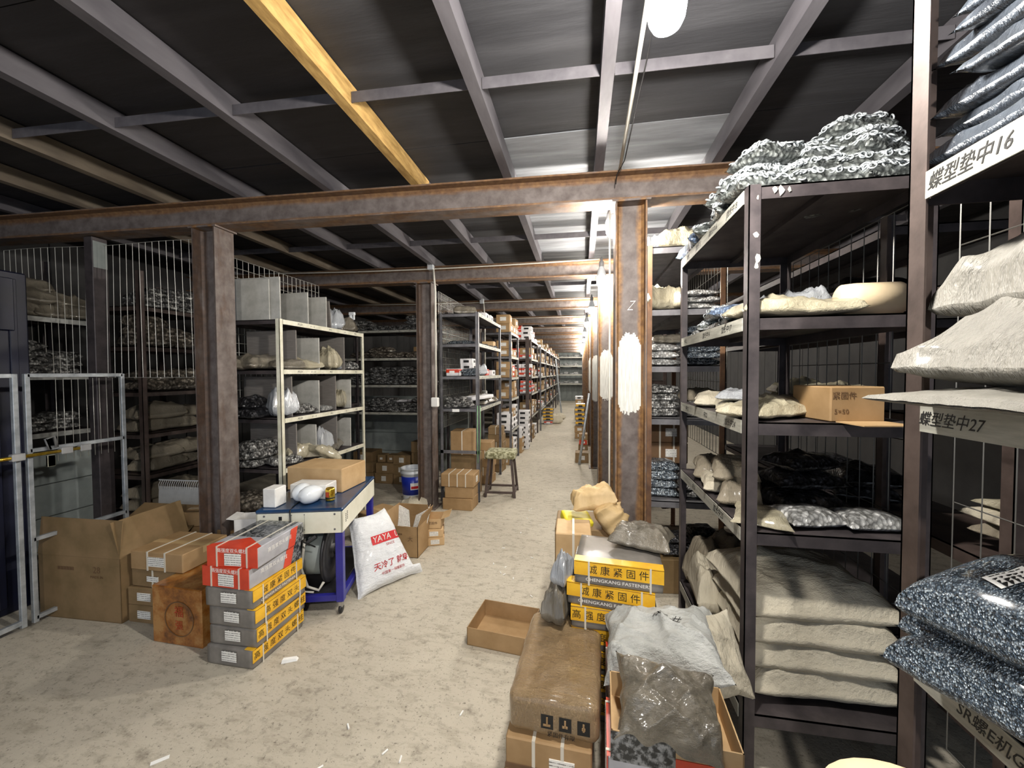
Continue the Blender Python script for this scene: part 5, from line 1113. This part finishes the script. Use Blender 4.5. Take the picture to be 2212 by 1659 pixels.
# taper the top, flare the bottom corners
for v in sk[0].vertices:
    v.co.y *= .9
    tt = (v.co.y+.28)/.56; v.co.x *= 1.12-.42*max(0, tt)**1.3; v.co.x += -.02*tt
    if tt < .12 and v.co.x > .12: v.co.x += .06
sko = bpy.data.objects.new('sack', sk[0]); COL.objects.link(sko)
b0 = Vector((-1.40, 2.70, .03)); o_ = b0+d_*.27-n_*.10
sko.matrix_world = Matrix(((w_.x, d_.x, n_.x, o_.x), (w_.y, d_.y, n_.y, o_.y), (w_.z, d_.z, n_.z, o_.z), (0, 0, 0, 1)))
tag(sko, 'white woven sack with red lettering slumped against the machine table', 'sack')
bnd = MB().add([(-.12+.24*k/12, y, 0) for k in range(13) for y in (-.032, .032)], [(2*k, 2*k+2, 2*k+3, 2*k+1) for k in range(12)]).obj('red_banner', 'ink_red', sko); bnd.location = (.04, .06, 0); bnd.rotation_euler = (0, 0, .0); conform(bnd, sk[0], .003)
q = text('YAYA  U', .062, 'ink_white', sko, (.04, .06, 0), (0, 0, 0), 'lettering', shear=.15, offset=.01, sx=.95); conform(q, sk[0], .0045)
q = text('SINCE', .026, 'ink_red', sko, (.06, .005, 0), (0, 0, 0)); conform(q, sk[0], .003)
q = text('\u5929\u51b7\u4e86 \u5c31\u7a7f', .055, 'ink_red', sko, (.03, -.13, 0), (0, 0, 0), shear=.15, offset=.012); conform(q, sk[0], .003)
q = text('\u4e2d\u56fd\u7b2c\u4e00\u4fdd\u6696\u670d\u9970', .024, 'ink_red', sko, (.03, -.185, 0), (0, 0, 0)); conform(q, sk[0], .003)
# cartons beyond the sack
op = open_carton('open brown carton with papers inside beyond the white sack', (.28, .26, .27), (-1.53, 3.30, 0), .0, 'card', [('Y', 80), ('x', 95), ('X', 110)], .12)
text('\u5927', .05, 'card_wall', op, (.07, -.1315, .16), R_FRONT, 'faded_print'); text('\u25a0\u25a0\u25a0', .02, 'card_wall', op, (-.03, -.1315, .2), R_FRONT, 'faded_print')
carton('carton with torn white label right behind the white sack', (.34, .3, .29), (-1.87, 3.46, .0), -.35, 'card', lab=(.07, .12), lab_dx=.1)
for i, (x, y, r) in enumerate(((-1.62, 3.36, .3), (-1.47, 3.38, -.3))):
    o = MB().box(-.07, .07, -.004, .004, 0, .22).obj('printed_sheet', 'label_print'); o.location = (x, y, .16); o.rotation_euler = (-.3, .1*(i*2-1), r); tag(o, f'white printed sheet sticking out of the open carton, {ORD[i]} from left', 'paper')
gz = 'small striped cartons on the aisle floor'
carton('small striped carton at the bottom, beyond the open carton', (.17, .22, .075), (-1.37, 3.53, 0), .35, 'card_light', lab=(.08, .04), group=gz, tapem='card_wall'); carton('small striped carton in the middle, beyond the open carton', (.17, .22, .075), (-1.375, 3.53, .0765), .3, 'card_light', lab=(.08, .04), group=gz, tapem='card_wall')
ou = open_carton('small torn carton on top of two striped ones', (.16, .2, .09), (-1.38, 3.54, .153), .2, 'card_light', [('X', 160), ('x', 70)], .08); text('\u7d27\u56fa\u4ef6', .03, 'card_wall', ou, (.0, -.1015, .05), R_FRONT)
put(FB[2], -2.2, 4.2, 0, .4, (1.3, 1.2, .8), 'crumpled beige film on the floor before the pail', 'floor film'); put(CC[3], -1.95, 4.4, 0, .9, (.9, .8, 1.2), 'crumpled kraft paper on the floor beside the column', 'floor film'); put(FB[3], -1.95, 3.95, 0, 1.2, (1, 1, .5), 'flat beige film on the floor nearest the open carton', 'floor film')
# ================================================================== right foreground
oc = open_carton('shallow open brown tray carton on the aisle floor', (.37, .30, .105), (-.46, 2.32, 0), -.12, 'card', [], .1)
st = thing('wrapped_carton', 'glossy stretch wrapped brown carton on top of the nearest floor stack', 'box', (-.085, 1.645, .272), -.06)
softbox('body', .33, .52, .15, .035, 'card_wrapped', 3, 24, .007, st, .008)
for k, x in enumerate((-.02, .045, .11)):
    mb = MB(); mb.box(x-.022, x+.022, -.2645, -.2625, .045, .095); mb.obj('printed_symbol', 'marker', st); q = MB(); q.box(x-.014+.004*k, x+.012-.003*k, -.2665, -.2645, .055+.005*k, .062+.006*k).box(x-.003, x+.003, -.2665, -.2645, .06, .088).obj('symbol_detail', 'card', st)
text('\u7d27\u56fa\u4ef6\u6709\u9650', .02, 'marker', st, (.03, -.2630, .025), R_FRONT, 'faded_print')
g8 = 'taped cartons of the nearest floor stack'
c2_ = carton('taped brown carton in the middle of the nearest floor stack', (.31, .50, .135), (-.105, 1.62, .1365), -.05, 'card', lab=(.09, .035), straps=2, group=g8, lab_dx=.05); MB().box(-.156, .156, -.2535, -.2505, .02, .04).obj('printed_band', 'card_wall', c2_)
c3_ = carton('taped brown carton at the bottom of the nearest floor stack', (.31, .50, .135), (-.115, 1.60, 0), -.05, 'card', lab=(.09, .06), straps=2, group=g8, lab_dx=.04); MB().box(-.13, -.105, -.2535, -.2505, .05, .11).obj('red_mark', 'rust_red', c3_)
# fastener pile in front of the column
g9 = 'fastener boxes of the pile before the column'
for k in range(4): fbox(f'grey and yellow fastener box hidden low in the pile, {ORD[k]} from the floor', (.155, 1.945, .1085*k), -.05, group=g9, low=True, words=LB, sub=None)
pb = .1085*4
fbox('third box from top of the pile before the column, yellow with black characters', (.155, 1.93, pb), -.07, words=LB, sub=None, low=True, group=g9, h=.10)
fbox('second box from top of the pile before the column', (.145, 1.925, pb+.102), -.13, group=g9, h=.105)
tb = fbox('topmost fastener box with opened flap before the column', (.175, 1.915, pb+.21), -.10, group=g9, h=.105)
put(FG[0], .29, 1.98, pb+.32, -.3, (.85, .85, 1.2), 'grey plastic bag lying on the topmost fastener box', 'plastic bags before the column')
g7 = 'strapped cartons left of the fastener pile'
for k in range(4): carton(f'small strapped carton left of the fastener pile, {ORD[k]} from floor', (.19, .22, .185), (-.05+.008*(k % 2), 2.20, .186*k), .02, 'card_light' if k == 3 else 'card', straps=1, tape=False, group=g7)
put(FC[2], -.085, 1.84, .60, 1.2, (.5, .4, 1.8), 'dark clear plastic wedge between the small carton and the pile', 'plastic bags before the column'); put(FG[2], -.10, 1.87, .42, 1.3, (.7, .5, 2.2), 'crumpled plastic under the wedge', 'plastic bags before the column')
carton('brown carton under the crumpled plastic left of the pile', (.14, .25, .42), (-.12, 1.87, 0), 0, 'card_dark', tape=False)
o = softbox('yellow_package', .17, .13, .05, .012, 'yellow_thing', 9, 8, .004); o.location = (-.03, 2.36, .70); o.rotation_euler = (.25, .1, .35); tag(o, 'bright yellow package lying behind the small strapped carton', 'package')
carton('tall brown carton under the yellow package', (.34, .3, .70), (.02, 2.42, 0), 0, 'card_dark', tape=False)
for i, (p, s, tl_, d) in enumerate((((.08, 2.36, .80), (.75, .6, 1.3), (.1, -.2), 'crumpled kraft paper bag pointing left beside the column'), ((.12, 2.30, .70), (.7, .7, 1.5), (0, .9), 'crumpled kraft paper bag hanging down beside the column'))):
    place_bag(bag_mesh('kraft_bag', 'kraft', .34, .22, .09, seed=120+i, nx=30, ny=20, wr=.025, fd=.04)+((0, 0, 0),), p, .1, d, 'kraft bags', s, tl_, 'kraft_bag')
# red boxes standing behind the wrapped stack, white sack on top
g6 = 'red fastener boxes at the nearest right'
for k in range(4): fbox(f'red and silver bolt box under the white sack, {ORD[k]} from the floor', (.30, 1.58, .1105*k), 0.02, 'red', group=g6, W=.26)
fo = place_bag(bag_mesh('sack', 'cloth_white', .50, .36, .16, seed=131, nx=60, ny=44, wr=.02, fd=.06, pw=3.5)+((0, 0, 0),), (.33, 1.64, .43), -.10, 'dirty white cloth sack with black handwriting beside the fastener pile', None, (.86, .80, 1.15), (.26, -.20), 'sack', 'sack')
q = text('\u5e9f \u4e95', .05, 'marker', fo, (.05, .04, 0), (0, 0, -.3), 'handwriting', shear=.4, offset=-.01); conform(q, fo.data, .002)
for k in range(4): fbox(f'red and grey bolt box in front at bottom right, {ORD[k]} from the floor', (.275, 1.29, .1105*k), -.05, 'red', group=g6, W=.22)
ot = open_carton('open topped printed box holding grey plastic, bottom right', (.36, .24, .09), (.275, 1.29, .443), -.05, 'card_light', [], .05)
MB().box(-.182, -.0, -.1225, -.1205, 0, .088).obj('photo_print', 'box_photo', ot); MB().box(.0, .182, -.1225, -.1205, 0, .04).obj('red_slash', 'box_red', ot)
place_bag(bag_mesh('bag', 'film_grey', .42, .34, .15, seed=141, nx=60, ny=46, wr=.03, fd=.05, pw=2.6)+((0, 0, 0),), (.265, 1.30, .50), -.1, 'glossy grey plastic bag slumped over the box at bottom right', 'plastic bags before the column', (.70, .68, 1.0), (.55, .05))
place_bag(bag_mesh('sack', 'cloth_cream', .34, .16, .06, seed=151, nx=40, ny=30, wr=.02, fd=.04)+((0, 0, 0),), (.545, 1.66, .48), -1.2, 'cream cloth sack hanging at the corner post beside the white sack', 'pale sacks', (.85, .85, 1), (.1, 1.1), 'sack', 'sack')
t = thing('cardboard_tube', 'pale round-topped cardboard tube at the bottom right edge', 'tube', (.335, .42, 0)); MB().lathe([(.0, 0), (.10, 0), (.10, 1.128), (.095, 1.145), (.06, 1.154), (.0, 1.156)], n=32).obj('body', 'foam', t, True)
# litter
sc_m = None
for i in range(26):
    px, py = random.uniform(-.75, .0), random.uniform(2.4, 4.6)
    if i > 20: px, py = random.uniform(-1.2, -.4), random.uniform(1.3, 1.9)
    if sc_m is None: o = MB().lathe([(.0, -.014), (.004, -.014), (.004, .014), (.0, .014)], (0, 0, .004), 'X', 7).obj('paper_bit', 'paper'); sc_m = o.data
    else: o = bpy.data.objects.new('paper_bit', sc_m); COL.objects.link(o)
    o.location = (px, py, 0); o.rotation_euler = (0, 0, random.uniform(0, 3)); tag(o, 'tiny cream paper bit lying loose on the concrete aisle floor', 'scrap', 'tiny paper bits on the floor')
t = MB().bbox(-.05, .04, -.03, .03, 0, .012).obj('stub', 'paper'); bpy.data.objects.remove(t)
for k, (pr_, a) in PR.items():
    if k not in USED:
        for c in pr_.children: bpy.data.objects.remove(c)
        bpy.data.objects.remove(pr_)
# shorten over-long labels
for o in list(COL.objects):
    if o.parent is None and o.get('label') and len(o['label'].split()) > 16: print('LONG', o['label'])
dup = {}
for o in COL.objects:
    if o.parent is None and o.get('label'): dup.setdefault(o['label'], []).append(o)
for l, os_ in dup.items():
    if len(os_) > 1 and 'tiny cream' not in l: print('DUP', len(os_), l)
for o in COL.objects:
    if o.parent is None and o.get('label') is None and o.get('kind') != 'structure' and o.type in ('MESH', 'EMPTY'): print('NOLABEL', o.name)
